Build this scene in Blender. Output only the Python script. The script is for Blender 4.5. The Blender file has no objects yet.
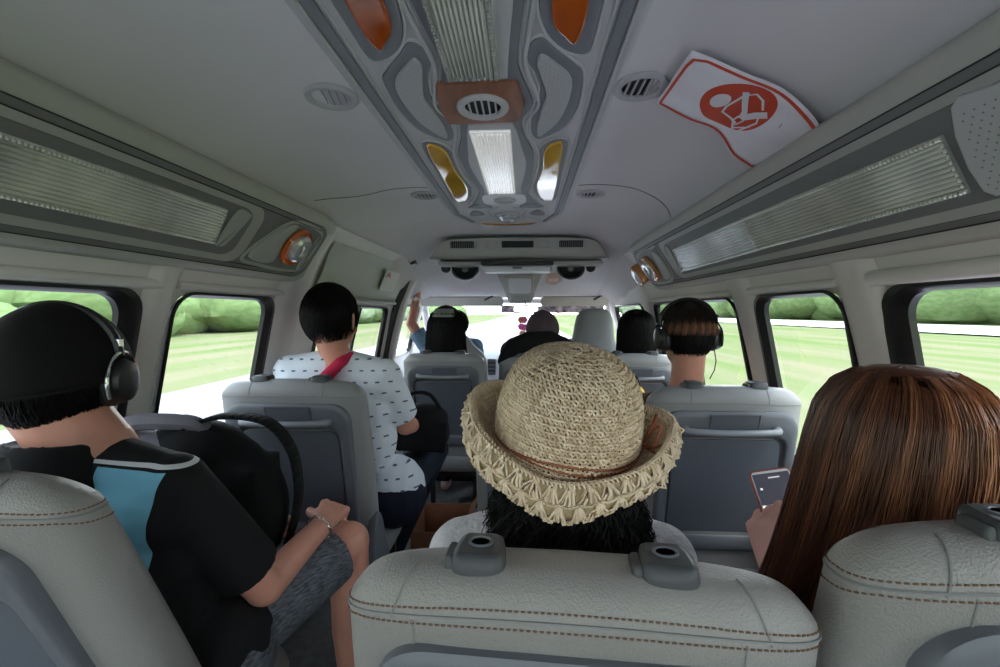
import bpy, bmesh, math, random
import numpy as np
from mathutils import Vector, Matrix, Euler
random.seed(7); rng = np.random.default_rng(7)
PI = math.pi
scn = bpy.context.scene
COL = scn.collection

# ---------------------------------------------------------------- camera
cam_d = bpy.data.cameras.new('camera'); cam = bpy.data.objects.new('camera', cam_d); COL.objects.link(cam)
cam_d.sensor_width = 36; cam_d.lens = 16.2; cam_d.clip_start = 0.02; cam_d.clip_end = 600
cam.location = (0.08, 0, 1.22)
cam.rotation_euler = (math.radians(90 - 2.7), 0, math.radians(3.2))
scn.camera = cam
# ---------------------------------------------------------------- view, world, sun
vs = scn.view_settings
vs.view_transform = 'Standard'; vs.look = 'None'; vs.gamma = 1; vs.use_curve_mapping = False
vs.exposure = 1.92
w = bpy.data.worlds.new('overcast_sky'); scn.world = w; w.use_nodes = True
nt = w.node_tree; nt.nodes.clear()
wo = nt.nodes.new('ShaderNodeOutputWorld'); bg = nt.nodes.new('ShaderNodeBackground')
tc = nt.nodes.new('ShaderNodeTexCoord'); sx = nt.nodes.new('ShaderNodeSeparateXYZ'); cr = nt.nodes.new('ShaderNodeValToRGB')
nt.links.new(tc.outputs['Generated'], sx.inputs[0]); nt.links.new(sx.outputs['Z'], cr.inputs[0])
cr.color_ramp.elements[0].position = 0.0; cr.color_ramp.elements[0].color = (1, 1, 1, 1)
cr.color_ramp.elements[1].position = 0.6; cr.color_ramp.elements[1].color = (.72, .84, 1, 1)
nt.links.new(cr.outputs[0], bg.inputs[0]); bg.inputs[1].default_value = 1.2
# glow added to the sky low ahead, to brighten the front of the cabin
vd = nt.nodes.new('ShaderNodeVectorMath'); vd.operation = 'DOT_PRODUCT'; vd.inputs[1].default_value = (0.05, .955, .29); nt.links.new(tc.outputs['Generated'], vd.inputs[0])
mx0 = nt.nodes.new('ShaderNodeMath'); mx0.operation = 'MAXIMUM'; mx0.inputs[1].default_value = 0; nt.links.new(vd.outputs['Value'], mx0.inputs[0])
pw0 = nt.nodes.new('ShaderNodeMath'); pw0.operation = 'POWER'; pw0.inputs[1].default_value = 5; nt.links.new(mx0.outputs[0], pw0.inputs[0])
ma0 = nt.nodes.new('ShaderNodeMath'); ma0.operation = 'MULTIPLY_ADD'; ma0.inputs[1].default_value = 4.2; ma0.inputs[2].default_value = 1.15; nt.links.new(pw0.outputs[0], ma0.inputs[0])
nt.links.new(ma0.outputs[0], bg.inputs[1])
nt.links.new(bg.outputs[0], wo.inputs[0])
sun_d = bpy.data.lights.new('sun', 'SUN'); sun = bpy.data.objects.new('sun', sun_d); COL.objects.link(sun)
sun_d.energy = 1.6; sun_d.angle = math.radians(25); sun_d.color = (1, .97, .92)
sun.rotation_euler = (math.radians(28), math.radians(10), math.radians(20)); sun.location = (0, 0, 20)

# ---------------------------------------------------------------- materials
def mat(name, base=(.5, .5, .5), rough=.5, metal=0, noise=0, nscale=20, bump=0, bscale=200, spec=.5, coat=0,
        trans=0, emit=None, estr=0, sheen=0, col2=None, voro=False, stretch=None, alpha=1, sss=0, distort=0):
    m = bpy.data.materials.new(name); m.use_nodes = True; t = m.node_tree; p = t.nodes['Principled BSDF']
    p.inputs['Base Color'].default_value = (*base, 1); p.inputs['Roughness'].default_value = rough
    p.inputs['Metallic'].default_value = metal; p.inputs['Specular IOR Level'].default_value = spec
    p.inputs['Coat Weight'].default_value = coat; p.inputs['Transmission Weight'].default_value = trans
    p.inputs['Sheen Weight'].default_value = sheen; p.inputs['Alpha'].default_value = alpha
    if sss:
        p.inputs['Subsurface Weight'].default_value = sss; p.inputs['Subsurface Radius'].default_value = (.02, .008, .004)
        p.inputs['Subsurface Scale'].default_value = .5
    if emit: p.inputs['Emission Color'].default_value = (*emit, 1); p.inputs['Emission Strength'].default_value = estr
    c = t.nodes.new('ShaderNodeTexCoord'); src = c.outputs['Object']
    if stretch:
        mp = t.nodes.new('ShaderNodeMapping'); mp.inputs['Scale'].default_value = stretch
        t.links.new(src, mp.inputs[0]); src = mp.outputs[0]
    n = t.nodes.new('ShaderNodeTexNoise'); n.inputs['Scale'].default_value = nscale; n.inputs['Detail'].default_value = 4
    n.inputs['Distortion'].default_value = distort
    t.links.new(src, n.inputs[0])
    mx = t.nodes.new('ShaderNodeMix'); mx.data_type = 'RGBA'
    c2 = col2 if col2 else tuple(x * (1 - noise) for x in base)
    mx.inputs[6].default_value = (*base, 1); mx.inputs[7].default_value = (*c2, 1)
    rp = t.nodes.new('ShaderNodeMapRange'); rp.inputs[1].default_value = .35; rp.inputs[2].default_value = .65
    t.links.new(n.outputs[0], rp.inputs[0]); t.links.new(rp.outputs[0], mx.inputs[0])
    t.links.new(mx.outputs[2], p.inputs['Base Color'])
    if bump:
        b = t.nodes.new('ShaderNodeBump'); b.inputs['Strength'].default_value = bump; b.inputs['Distance'].default_value = .002
        if voro:
            v = t.nodes.new('ShaderNodeTexVoronoi'); v.inputs['Scale'].default_value = bscale; v.feature = 'F1'
            t.links.new(src, v.inputs[0]); t.links.new(v.outputs[0], b.inputs['Height'])
        else:
            v = t.nodes.new('ShaderNodeTexNoise'); v.inputs['Scale'].default_value = bscale; v.inputs['Detail'].default_value = 3
            t.links.new(src, v.inputs[0]); t.links.new(v.outputs[0], b.inputs['Height'])
        t.links.new(b.outputs[0], p.inputs['Normal'])
    return m

def hair_mat(name, dark, light, rough=.35, spec=.5):
    """colour varies strand by strand through a mesh attribute"""
    m = bpy.data.materials.new(name); m.use_nodes = True; t = m.node_tree; p = t.nodes['Principled BSDF']
    a = t.nodes.new('ShaderNodeAttribute'); a.attribute_name = 'strand'
    r = t.nodes.new('ShaderNodeValToRGB'); r.color_ramp.elements[0].color = (*dark, 1); r.color_ramp.elements[1].color = (*light, 1)
    t.links.new(a.outputs['Fac'], r.inputs[0]); t.links.new(r.outputs[0], p.inputs['Base Color'])
    p.inputs['Roughness'].default_value = rough; p.inputs['Specular IOR Level'].default_value = spec
    return m

def glass_mat(name, tint=(.9, .95, .93), refl=.07):
    m = bpy.data.materials.new(name); m.use_nodes = True; t = m.node_tree; t.nodes.clear()
    o = t.nodes.new('ShaderNodeOutputMaterial'); mx = t.nodes.new('ShaderNodeMixShader')
    tr = t.nodes.new('ShaderNodeBsdfTransparent'); gl = t.nodes.new('ShaderNodeBsdfGlossy')
    lw = t.nodes.new('ShaderNodeLayerWeight'); pw = t.nodes.new('ShaderNodeMath'); pw.operation = 'POWER'; pw.inputs[1].default_value = 4
    fr = t.nodes.new('ShaderNodeMath'); fr.operation = 'MULTIPLY_ADD'; fr.inputs[1].default_value = .4; fr.inputs[2].default_value = .03
    t.links.new(lw.outputs['Facing'], pw.inputs[0]); t.links.new(pw.outputs[0], fr.inputs[0])
    tr.inputs[0].default_value = (*tint, 1); gl.inputs['Roughness'].default_value = .02
    t.links.new(fr.outputs[0], mx.inputs[0]); t.links.new(tr.outputs[0], mx.inputs[1]); t.links.new(gl.outputs[0], mx.inputs[2])
    t.links.new(mx.outputs[0], o.inputs[0])
    return m

M = {}
M['liner'] = mat('headliner', (.73, .705, .715), .8, noise=.06, nscale=3, bump=.06, bscale=300)
M['trim'] = mat('wall_trim', (.80, .765, .75), .55, noise=.05, nscale=4, bump=.04, bscale=400)
M['pillar'] = mat('pillar_trim', (.80, .765, .75), .5, noise=.08, nscale=6, bump=.04, bscale=300)
M['cream'] = mat('housing_cream', (.46, .455, .41), .5, noise=.06, nscale=8, bump=.03, bscale=300)
M['hgrey'] = mat('housing_grey', (.185, .185, .185), .5, noise=.06, nscale=8, bump=.03, bscale=300)
M['hlight'] = mat('housing_light', (.42, .425, .40), .5, noise=.05, nscale=8)
M['clight'] = mat('console_light', (.57, .565, .57), .45, noise=.04, nscale=6)
M['cgrey'] = mat('console_grey', (.22, .23, .25), .45, noise=.05, nscale=6)
M['groove'] = mat('seam_dark', (.03, .03, .03), .7)
M['seamg'] = mat('seam_grey', (.22, .22, .22), .7)
M['rubber'] = mat('black_rubber', (.012, .012, .013), .35)
M['black'] = mat('black_plastic', (.015, .015, .016), .4)
M['leather'] = mat('seat_leather', (.275, .262, .25), .42, noise=.1, nscale=5, bump=.35, bscale=420, voro=True)
M['leather2'] = mat('seat_leather_cool', (.27, .27, .275), .45, noise=.08, nscale=5, bump=.3, bscale=420, voro=True)
M['panel'] = mat('seat_back_plastic', (.125, .135, .155), .45, noise=.05, nscale=9, bump=.05, bscale=500)
M['panel_in'] = mat('seat_back_inset', (.090, .102, .125), .5, noise=.05, nscale=9, bump=.05, bscale=500)
M['handle'] = mat('grab_handle_plastic', (.22, .235, .26), .4, noise=.05, nscale=9)
M['guide'] = mat('headrest_guide_plastic', (.055, .058, .064), .5, noise=.05, nscale=12)
M['thread'] = mat('brown_thread', (.16, .085, .05), .8)
M['carpet'] = mat('floor_vinyl', (.16, .16, .16), .8, noise=.3, nscale=30, bump=.2, bscale=200)
M['clear'] = mat('prism_diffuser', (.72, .72, .66), .12, metal=.55, noise=.18, nscale=14, spec=.8, coat=.6)
M['clearw'] = mat('prism_diffuser_white', (.80, .82, .84), .12, metal=.4, noise=.2, nscale=14, spec=.8, coat=.6)
M['chrome'] = mat('chrome', (.75, .75, .75), .12, metal=1)
M['amber'] = mat('amber_lens', (.70, .13, .008), .07, noise=.5, nscale=9, spec=.8, coat=1)
M['yellow'] = mat('yellow_amber_lens', (1.0, .55, .03), .06, noise=.25, nscale=6, spec=.8, coat=1)
M['copper'] = mat('wood_veneer', (.42, .165, .08), .3, noise=.45, nscale=18, coat=.4, stretch=(1, .35, 1), distort=1.5)
M['copperrim'] = mat('copper_rim', (.60, .28, .10), .25, metal=.5)
M['ventring'] = mat('vent_ring', (.46, .45, .46), .5)
M['ventdark'] = mat('vent_inside', (.01, .01, .01), .6)
M['perf'] = mat('perforated_light', (.50, .50, .51), .5)
M['lamp_glow'] = mat('added_glow_diffuser', (.8, .8, .8), .12, metal=.3, noise=.15, nscale=14, coat=.6, emit=(1, .98, .95), estr=.07)  # faint glow added to the diffuser to brighten the cabin
M['white'] = mat('white_plastic', (.75, .76, .78), .35)
M['glass'] = glass_mat('window_glass')
M['skin'] = mat('skin', (.68, .32, .23), .5, noise=.10, nscale=14, bump=.08, bscale=500, sss=.12)
M['skinlight'] = mat('skin_pale', (.78, .44, .37), .5, noise=.08, nscale=14, bump=.06, bscale=500, sss=.12)
M['lip'] = mat('lip', (.42, .14, .12), .45)
M['eye'] = mat('eye_white', (.8, .78, .75), .2)
M['iris'] = mat('eye_iris', (.02, .012, .008), .15)
M['hairbase'] = mat('hair_base_black', (.006, .005, .005), .7, spec=.15)
M['hairblack'] = hair_mat('hair_black', (.002, .002, .002), (.007, .006, .006), .45, .22)
M['hairbrown'] = hair_mat('hair_auburn', (.085, .024, .010), (.46, .17, .07), .36)
M['hairbrownbase'] = mat('hair_auburn_base', (.10, .032, .015), .6, spec=.2)

# ---------------------------------------------------------------- helpers
def tag(o, label=None, cat=None, group=None, kind=None):
    if label: o['label'] = label
    if cat: o['category'] = cat
    if group: o['group'] = group
    if kind: o['kind'] = kind
    return o
def empty(name, loc=(0, 0, 0), rz=0, label=None, cat=None, group=None):
    o = bpy.data.objects.new(name, None); COL.objects.link(o); o.location = loc; o.rotation_euler = (0, 0, rz)
    o.empty_display_size = .05
    return tag(o, label, cat, group)

class B:
    def __init__(s): s.v = []; s.f = []; s.att = []
    def add(s, vs_, fs):
        n = len(s.v); s.v += [tuple(map(float, q)) for q in vs_]; s.f += [tuple(i + n for i in f) for f in fs]; return n
    def box(s, c, d, rot=None):
        R = Euler(rot).to_matrix() if rot else Matrix.Identity(3)
        vs_ = [Vector(c) + R @ Vector((x * d[0] / 2, y * d[1] / 2, z * d[2] / 2)) for x in (-1, 1) for y in (-1, 1) for z in (-1, 1)]
        s.add(vs_, [(0, 1, 3, 2), (4, 6, 7, 5), (0, 4, 5, 1), (2, 3, 7, 6), (0, 2, 6, 4), (1, 5, 7, 3)])
    def tube(s, pts, r, n=8, closed=False, flat=None):
        pts = [Vector(p) for p in pts]; k = len(pts)
        rs = r if hasattr(r, '__len__') else [r] * k
        vs_, fs = [], []; up = None
        for i, p in enumerate(pts):
            if closed: t = pts[(i + 1) % k] - pts[i - 1]
            else: t = pts[min(i + 1, k - 1)] - pts[max(i - 1, 0)]
            if t.length < 1e-9: t = Vector((0, 0, 1))
            t.normalize()
            if up is None: up = t.orthogonal().normalized()
            a = up - t * up.dot(t)
            if a.length < 1e-6: a = t.orthogonal()
            a.normalize(); up = a; b = t.cross(a)
            for j in range(n):
                an = 2 * PI * j / n
                vs_.append(p + (a * math.cos(an) + b * math.sin(an)) * rs[i])
        m = k if closed else k - 1
        for i in range(m):
            for j in range(n):
                i2 = (i + 1) % k
                fs.append((i * n + j, i * n + (j + 1) % n, i2 * n + (j + 1) % n, i2 * n + j))
        if not closed:
            fs.append(tuple(range(n))[::-1]); fs.append(tuple(range((k - 1) * n, k * n)))
        s.add(vs_, fs)
    def cap(s, p0, p1, r0, r1=None, n=16, flat1=False, flat0=False):
        """tapered capsule"""
        r1 = r0 if r1 is None else r1; p0 = Vector(p0); p1 = Vector(p1); t = p1 - p0
        L = t.length
        if L < 1e-6: t = Vector((0, 0, 1)); L = 1e-6
        t.normalize()
        P, Rr = [], []
        if not flat0:
            for a in (-85, -60, -35, -12): P.append(p0 + t * r0 * math.sin(math.radians(a))); Rr.append(r0 * math.cos(math.radians(a)))
        else: P.append(p0); Rr.append(r0)
        if flat1: P.append(p1); Rr.append(r1)
        else:
            for a in (12, 35, 60, 85): P.append(p1 + t * r1 * math.sin(math.radians(a))); Rr.append(r1 * math.cos(math.radians(a)))
        s.tube(P, Rr, n)
    def limb(s, pts, rs, n=16):
        for i in range(len(pts) - 1): s.cap(pts[i], pts[i + 1], rs[i], rs[i + 1], n)
    def ell(s, c, r, rot=None, n=20, m=12, R=None):
        R = R if R is not None else (Euler(rot).to_matrix() if rot else Matrix.Identity(3)); c = Vector(c)
        vs_ = [c + R @ Vector((0, 0, -r[2]))]
        for i in range(1, m):
            ph = -PI / 2 + PI * i / m
            for j in range(n):
                th = 2 * PI * j / n
                vs_.append(c + R @ Vector((r[0] * math.cos(ph) * math.cos(th), r[1] * math.cos(ph) * math.sin(th), r[2] * math.sin(ph))))
        vs_.append(c + R @ Vector((0, 0, r[2])))
        fs = [(0, 1 + (j + 1) % n, 1 + j) for j in range(n)]
        for i in range(m - 2):
            for j in range(n):
                a = 1 + i * n + j; b = 1 + i * n + (j + 1) % n
                fs.append((a, b, b + n, a + n))
        l = len(vs_) - 1
        fs += [(l, 1 + (m - 2) * n + j, 1 + (m - 2) * n + (j + 1) % n) for j in range(n)]
        s.add(vs_, fs)
    def lathe(s, prof, f, n=32, open_=False):
        """prof: list (r, h); f(u, v, h) maps to the world"""
        vs_, fs = [], []
        for r, h in prof:
            for j in range(n):
                a = 2 * PI * j / n; vs_.append(f(r * math.cos(a), r * math.sin(a), h))
        for i in range(len(prof) - 1):
            for j in range(n): fs.append((i * n + j, i * n + (j + 1) % n, (i + 1) * n + (j + 1) % n, (i + 1) * n + j))
        if prof[0][0] > 1e-5 and not open_: fs.append(tuple(range(n))[::-1])
        if prof[-1][0] > 1e-5 and not open_: fs.append(tuple(range((len(prof) - 1) * n, len(prof) * n)))
        s.add(vs_, fs)
    def slab(s, out, f, h0, h1, bev=0, back=True):
        """out: closed 2D outline; raised slab from h0 to h1 with an eased edge"""
        out = [tuple(p) for p in out]; n = len(out)
        ar = sum(out[i][0] * out[(i + 1) % n][1] - out[(i + 1) % n][0] * out[i][1] for i in range(n))
        if ar < 0: out = out[::-1]
        def inset(d):
            if d == 0: return out
            res = []
            for i in range(n):
                a, p, b = out[i - 1], out[i], out[(i + 1) % n]
                tx, ty = b[0] - a[0], b[1] - a[1]; L = math.hypot(tx, ty) or 1
                res.append((p[0] - ty / L * d, p[1] + tx / L * d))
            return res
        rings = [(0, h0), (0, h1)] if not bev else [(0, h0), (0, h1 - (h1 - h0) * .5), (bev * .3, h1 - (h1 - h0) * .12), (bev, h1), (bev * 1.12, h1)]
        vs_ = []
        for d, h in rings: vs_ += [f(u, v, h) for u, v in inset(d)]
        fs = []
        for k in range(len(rings) - 1):
            for i in range(n): fs.append((k * n + i, k * n + (i + 1) % n, (k + 1) * n + (i + 1) % n, (k + 1) * n + i))
        fs.append(tuple(range((len(rings) - 1) * n, len(rings) * n)))
        if back: fs.append(tuple(range(n))[::-1])
        s.add(vs_, fs)
    def grid(s, fn, nu, nv, closeu=False):
        vs_ = [fn(i / (nu if closeu else nu - 1), j / (nv - 1)) for i in range(nu) for j in range(nv)]
        fs = []
        for i in range(nu if closeu else nu - 1):
            for j in range(nv - 1):
                a = i * nv + j; b = ((i + 1) % nu) * nv + j; fs.append((a, b, b + 1, a + 1))
        s.add(vs_, fs)
    def obj(s, name, m, parent=None, smooth=True, sharp=40, bevel=0, solid=0, sub=0, remesh=0, smit=0, loc=None, fix=True):
        me = bpy.data.meshes.new(name); me.from_pydata(s.v, [], s.f); me.validate()
        o = bpy.data.objects.new(name, me); COL.objects.link(o)
        me.materials.append(m)
        if fix:
            b = bmesh.new(); b.from_mesh(me); bmesh.ops.triangulate(b, faces=[f_ for f_ in b.faces if len(f_.verts) > 8], ngon_method='EAR_CLIP'); bmesh.ops.recalc_face_normals(b, faces=b.faces); b.to_mesh(me); b.free()
        if smooth:
            me.shade_smooth()
            if not remesh and not sub: me.set_sharp_from_angle(angle=math.radians(sharp))
        if bevel:
            d = o.modifiers.new('bevel', 'BEVEL'); d.width = bevel; d.segments = 2; d.limit_method = 'ANGLE'; d.angle_limit = math.radians(40)
        if solid:
            d = o.modifiers.new('solid', 'SOLIDIFY'); d.thickness = solid; d.offset = 0
        if remesh:
            d = o.modifiers.new('remesh', 'REMESH'); d.mode = 'VOXEL'; d.voxel_size = remesh; d.use_smooth_shade = True
        if smit:
            d = o.modifiers.new('smooth', 'SMOOTH'); d.iterations = smit; d.factor = .6
        if sub:
            d = o.modifiers.new('sub', 'SUBSURF'); d.levels = sub; d.render_levels = sub
        if parent is not None:
            o.parent = parent
        return o

def cat(pts, n=6, closed=True):
    """Catmull-Rom through points of any dimension"""
    P = [np.array(p, float) for p in pts]; k = len(P); out = []
    rg = range(k) if closed else range(k - 1)
    for i in rg:
        if closed: a, b, c, d = P[i - 1], P[i], P[(i + 1) % k], P[(i + 2) % k]
        else: a, b, c, d = P[max(i - 1, 0)], P[i], P[i + 1], P[min(i + 2, k - 1)]
        for j in range(n):
            t = j / n
            out.append(tuple(.5 * ((2 * b) + (-a + c) * t + (2 * a - 5 * b + 4 * c - d) * t * t + (-a + 3 * b - 3 * c + d) * t ** 3)))
    if not closed: out.append(tuple(P[-1]))
    return out
def rrect(x0, y0, x1, y1, r, n=5, ry=None):
    ry = r if ry is None else ry
    o = []
    for cx_, cy_, a0 in ((x1 - r, y1 - ry, 0), (x0 + r, y1 - ry, 90), (x0 + r, y0 + ry, 180), (x1 - r, y0 + ry, 270)):
        for i in range(n + 1):
            a = math.radians(a0 + 90 * i / n); o.append((cx_ + r * math.cos(a), cy_ + ry * math.sin(a)))
    return o
def sm(a, b, x):
    t = max(0, min(1, (x - a) / (b - a))); return t * t * (3 - 2 * t)
def rect_sub(x0, y0, x1, y1, n=12):
    o = []
    for (a, b), (c, d) in (((x0, y0), (x1, y0)), ((x1, y0), (x1, y1)), ((x1, y1), (x0, y1)), ((x0, y1), (x0, y0))):
        for i in range(n): t = i / n; o.append((a + (c - a) * t, b + (d - b) * t))
    return o
def strands(name, paths, m, parent, r=.0007, rnd=None, taper=True):
    """paths: array (N, K, 3); each strand a 3-sided tapered tube; one mesh"""
    P = np.asarray(paths, float); N, K, _ = P.shape
    T = np.gradient(P, axis=1); T /= (np.linalg.norm(T, axis=2, keepdims=True) + 1e-9)
    ref = np.array([.31, .67, .55]); A = np.cross(T, ref); A /= (np.linalg.norm(A, axis=2, keepdims=True) + 1e-9); Bn = np.cross(T, A)
    tt = np.linspace(0, 1, K); rad = r * (1 - .8 * tt ** 3) if taper else r * np.ones(K)
    V = np.stack([P + (A * math.cos(a) + Bn * math.sin(a)) * rad[None, :, None] for a in (0, 2.094, 4.189)], axis=2)
    V = V.reshape(-1, 3); me = bpy.data.meshes.new(name)
    base = (np.arange(N)[:, None] * K + np.arange(K - 1)[None, :]) * 3
    F_ = []
    for j in range(3):
        j2 = (j + 1) % 3
        F_.append(np.stack([base + j, base + j2, base + 3 + j2, base + 3 + j], axis=-1).reshape(-1, 4))
    Fa = np.concatenate(F_)
    me.vertices.add(len(V)); me.vertices.foreach_set('co', V.ravel())
    me.loops.add(Fa.size); me.loops.foreach_set('vertex_index', Fa.ravel().astype(np.int32))
    me.polygons.add(len(Fa)); me.polygons.foreach_set('loop_start', np.arange(0, Fa.size, 4, dtype=np.int32))
    me.polygons.foreach_set('loop_total', np.full(len(Fa), 4, np.int32))
    me.update(); me.validate(); me.shade_smooth()
    at = me.attributes.new('strand', 'FLOAT', 'POINT')
    rn = rng.random(N) if rnd is None else np.asarray(rnd)
    at.data.foreach_set('value', np.repeat(rn, K * 3).astype(np.float32))
    me.materials.append(m)
    o = bpy.data.objects.new(name, me); COL.objects.link(o)
    if parent is not None: o.parent = parent
    return o
# ================================================================= THE SHELL OF THE VAN
WP = [(-.02, .84), (.2, .85), (.45, .87), (.85, .87), (1.0, .848), (1.1, .825), (1.265, .78), (1.34, .745), (1.45, .70), (1.54, .62)]
def wx(z):
    if z <= WP[0][0]: return WP[0][1]
    for (a, xa), (b, xb) in zip(WP, WP[1:]):
        if z <= b: return xa + (xb - xa) * (z - a) / (b - a)
    return WP[-1][1]
YR, YF = -.95, 3.75
def zceil(x):
    a = abs(x)
    return 1.655 if a < .28 else 1.655 - .11 * ((a - .28) / .34) ** 2
def kfront(y): return 1 - sm(2.45, 3.72, y) * .98
# side walls: rings of quads round each window opening
def bay(b, s, y0, y1, z0, z1, win=None, inn=1.0):
    """s side (-1/1); bay rectangle, optional window rounded rect in (y,z)"""
    if win is None:
        b.grid(lambda u, v: (s * wx(z0 + (z1 - z0) * v), y0 + (y1 - y0) * u, z0 + (z1 - z0) * v), 6, 12)
        return
    inner = rrect(*win, .06, 6)
    n = len(inner); cy_, cz_ = (win[0] + win[2]) / 2, (win[1] + win[3]) / 2
    outer = []
    for (y, z) in inner:
        dy, dz = y - cy_, z - cz_
        t = min(((y1 if dy > 0 else y0) - cy_) / dy if abs(dy) > 1e-6 else 9e9, ((z1 if dz > 0 else z0) - cz_) / dz if abs(dz) > 1e-6 else 9e9)
        outer.append((cy_ + dy * t, cz_ + dz * t))
    for c in ((y0, z0), (y1, z0), (y0, z1), (y1, z1)):
        i = min(range(n), key=lambda k: (outer[k][0] - c[0]) ** 2 + (outer[k][1] - c[1]) ** 2); outer[i] = c
    K = 6
    vs_ = [(s * wx(p[1] + (q[1] - p[1]) * k / K), p[0] + (q[0] - p[0]) * k / K, p[1] + (q[1] - p[1]) * k / K) for k in range(K + 1) for p, q in zip(inner, outer)]
    b.add(vs_, [(k * n + i, k * n + (i + 1) % n, (k + 1) * n + (i + 1) % n, (k + 1) * n + i) for k in range(K) for i in range(n)])
    # reveal
    vs_ = [(s * (wx(z) + .014 * k), y, z) for k in (0, 1) for y, z in inner]
    b.add(vs_, [(i, (i + 1) % n, n + (i + 1) % n, n + i) for i in range(n)])

ZS, ZT = .80, 1.268           # sill and head of the side windows
WL = [(-.62, ZS, .965, ZT), (1.055, ZS, 1.50, ZT), (1.86, ZS, 2.80, 1.25), (3.12, .90, 3.62, 1.27)]
WR = [(-.62, ZS, .925, ZT), (1.03, ZS, 1.42, ZT), (1.54, ZS, 2.50, ZT), (2.72, .90, 3.55, 1.27)]
divL = [YR, 1.01, 1.66, 2.93, YF]; divR = [YR, .975, 1.48, 2.61, YF]
for s, W, dv, nm in ((-1, WL, divL, 'wall_left'), (1, WR, divR, 'wall_right')):
    b = B()
    for i, win in enumerate(W):
        bay(b, s, dv[i], dv[i + 1], .55, 1.54, win)
    bay(b, s, YR, YF, -.02, .55)
    o = b.obj(nm, M['trim'], fix=False); tag(o, kind='structure')
k = 0
for s, W in ((-1, WL), (1, WR)):
    for i, win in enumerate(W):
        k += 1
        # rubber gasket frame, glass pane
        root = empty('window_%d' % k, (s * .8, (win[0] + win[2]) / 2, win[1])); tag(root, kind='structure')
        off = Vector(root.location)
        y0, z0, y1, z1 = win
        fw = .022 if i != 0 else .03
        b = B(); inn = rrect(y0 + .008, z0 + .008, y1 - fw * 1.4, z1 - .010, .055, 6); out = rrect(y0 + .004, z0 + .002, y1 + .006, z1 + .004, .06, 6)
        n = len(inn); vs_ = []
        for loop, dx in ((out, -.004), (out, -.010), ([(a * .5 + c * .5, e * .5 + g * .5) for (a, e), (c, g) in zip(inn, out)], -.014), (inn, .0), (inn, .014)):
            vs_ += [Vector((s * (wx(z) + dx), y, z)) - off for y, z in loop]
        b.add(vs_, [(q * n + j, q * n + (j + 1) % n, (q + 1) * n + (j + 1) % n, (q + 1) * n + j) for q in range(4) for j in range(n)])
        b.obj('window_frame', M['rubber'], root)
        b = B()
        b.grid(lambda u, v: Vector((s * (wx(z0 + (z1 - z0) * v) + .013), y0 + (y1 - y0) * u, z0 + (z1 - z0) * v)) - off, 3, 8)
        b.obj('window_pane', M['glass'], root)
        if i == 2 or (i == 0):   # sliding window mullions
            b = B()
            for ym in ((y0 + y1) / 2 + .02,) if i == 2 else (-.1,):
                b.tube([Vector((s * (wx(z0 + (z1 - z0) * t) + .008), ym, z0 + (z1 - z0) * t)) - off for t in np.linspace(0, 1, 6)], .011, 6)
            b.obj('window_mullion', M['rubber'], root)
# ceiling, following the roof line down to the windscreen header
b = B(); ys = list(np.linspace(YR, 2.4, 16)) + list(np.linspace(2.5, 3.74, 16))
def ceil_pt(a, y):
    x = -.62 + 1.24 * a; z = zceil(x); return (x, y, 1.33 + (z - 1.33) * kfront(y))
NU = 41
vs_ = [ceil_pt(i / (NU - 1), y) for y in ys for i in range(NU)]
b.add(vs_, [(j * NU + i, j * NU + i + 1, (j + 1) * NU + i + 1, (j + 1) * NU + i) for j in range(len(ys) - 1) for i in range(NU - 1)])
# front quarter roof sides joining the walls
for s in (-1, 1):
    b.add([(s * (.62 + (.80 - .62) * t), y, (1.33 + (zceil(.62) - 1.33) * kfront(y)) * (1 - t) + (1.28 + .02 * (y < 2.5)) * t) for y in (2.5, 2.8, 3.1, 3.4, 3.74) for t in (0, .5, 1)],
          [(j * 3 + i, j * 3 + i + 1, j * 3 + i + 4, j * 3 + i + 3) for j in range(4) for i in range(2)])
tag(b.obj('ceiling', M['liner'], sharp=60, fix=False), kind='structure')
# moulded seam of the front roof piece
b = B()
for pts in ([(-.262, 1.575), (-.33, 1.565), (-.40, 1.548), (-.452, 1.540), (-.50, 1.505), (-.545, 1.44), (-.58, 1.39)],
            [(.262, 1.575), (.328, 1.56), (.394, 1.545), (.441, 1.535), (.49, 1.543), (.532, 1.561), (.57, 1.60), (.60, 1.66)]):
    b.tube([(x, y, zceil(x) - .001) for x, y in cat(pts, 5, False)], .0015, 6)
tag(b.obj('trim_1', M['seamg']), kind='structure')
# outer roof skin above the headliner, unseen, added to block light at cracks
b = B(); b.grid(lambda u, v: (-.92 + 1.84 * u, YR - .02 + (3.80 - YR) * v, 1.34 + (.36 - .28 * abs(2 * u - 1) ** 3) * (1 - sm(2.5, 3.85, YR + (3.80 - YR) * v) * .93)), 31, 30)
for s in (-1, 1):
    b.add([(s * .92, YR, 1.30), (s * .92, 3.78, 1.30), (s * .92, 3.78, 1.45), (s * .92, YR, 1.45)], [(0, 1, 2, 3)])
    b.add([(s * .80, YR, 1.34), (s * .80, 3.72, 1.30), (s * .92, 3.72, 1.30), (s * .92, YR, 1.34)], [(0, 1, 2, 3)])
tag(b.obj('trim_16', M['pillar'], fix=False), kind='structure')
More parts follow.
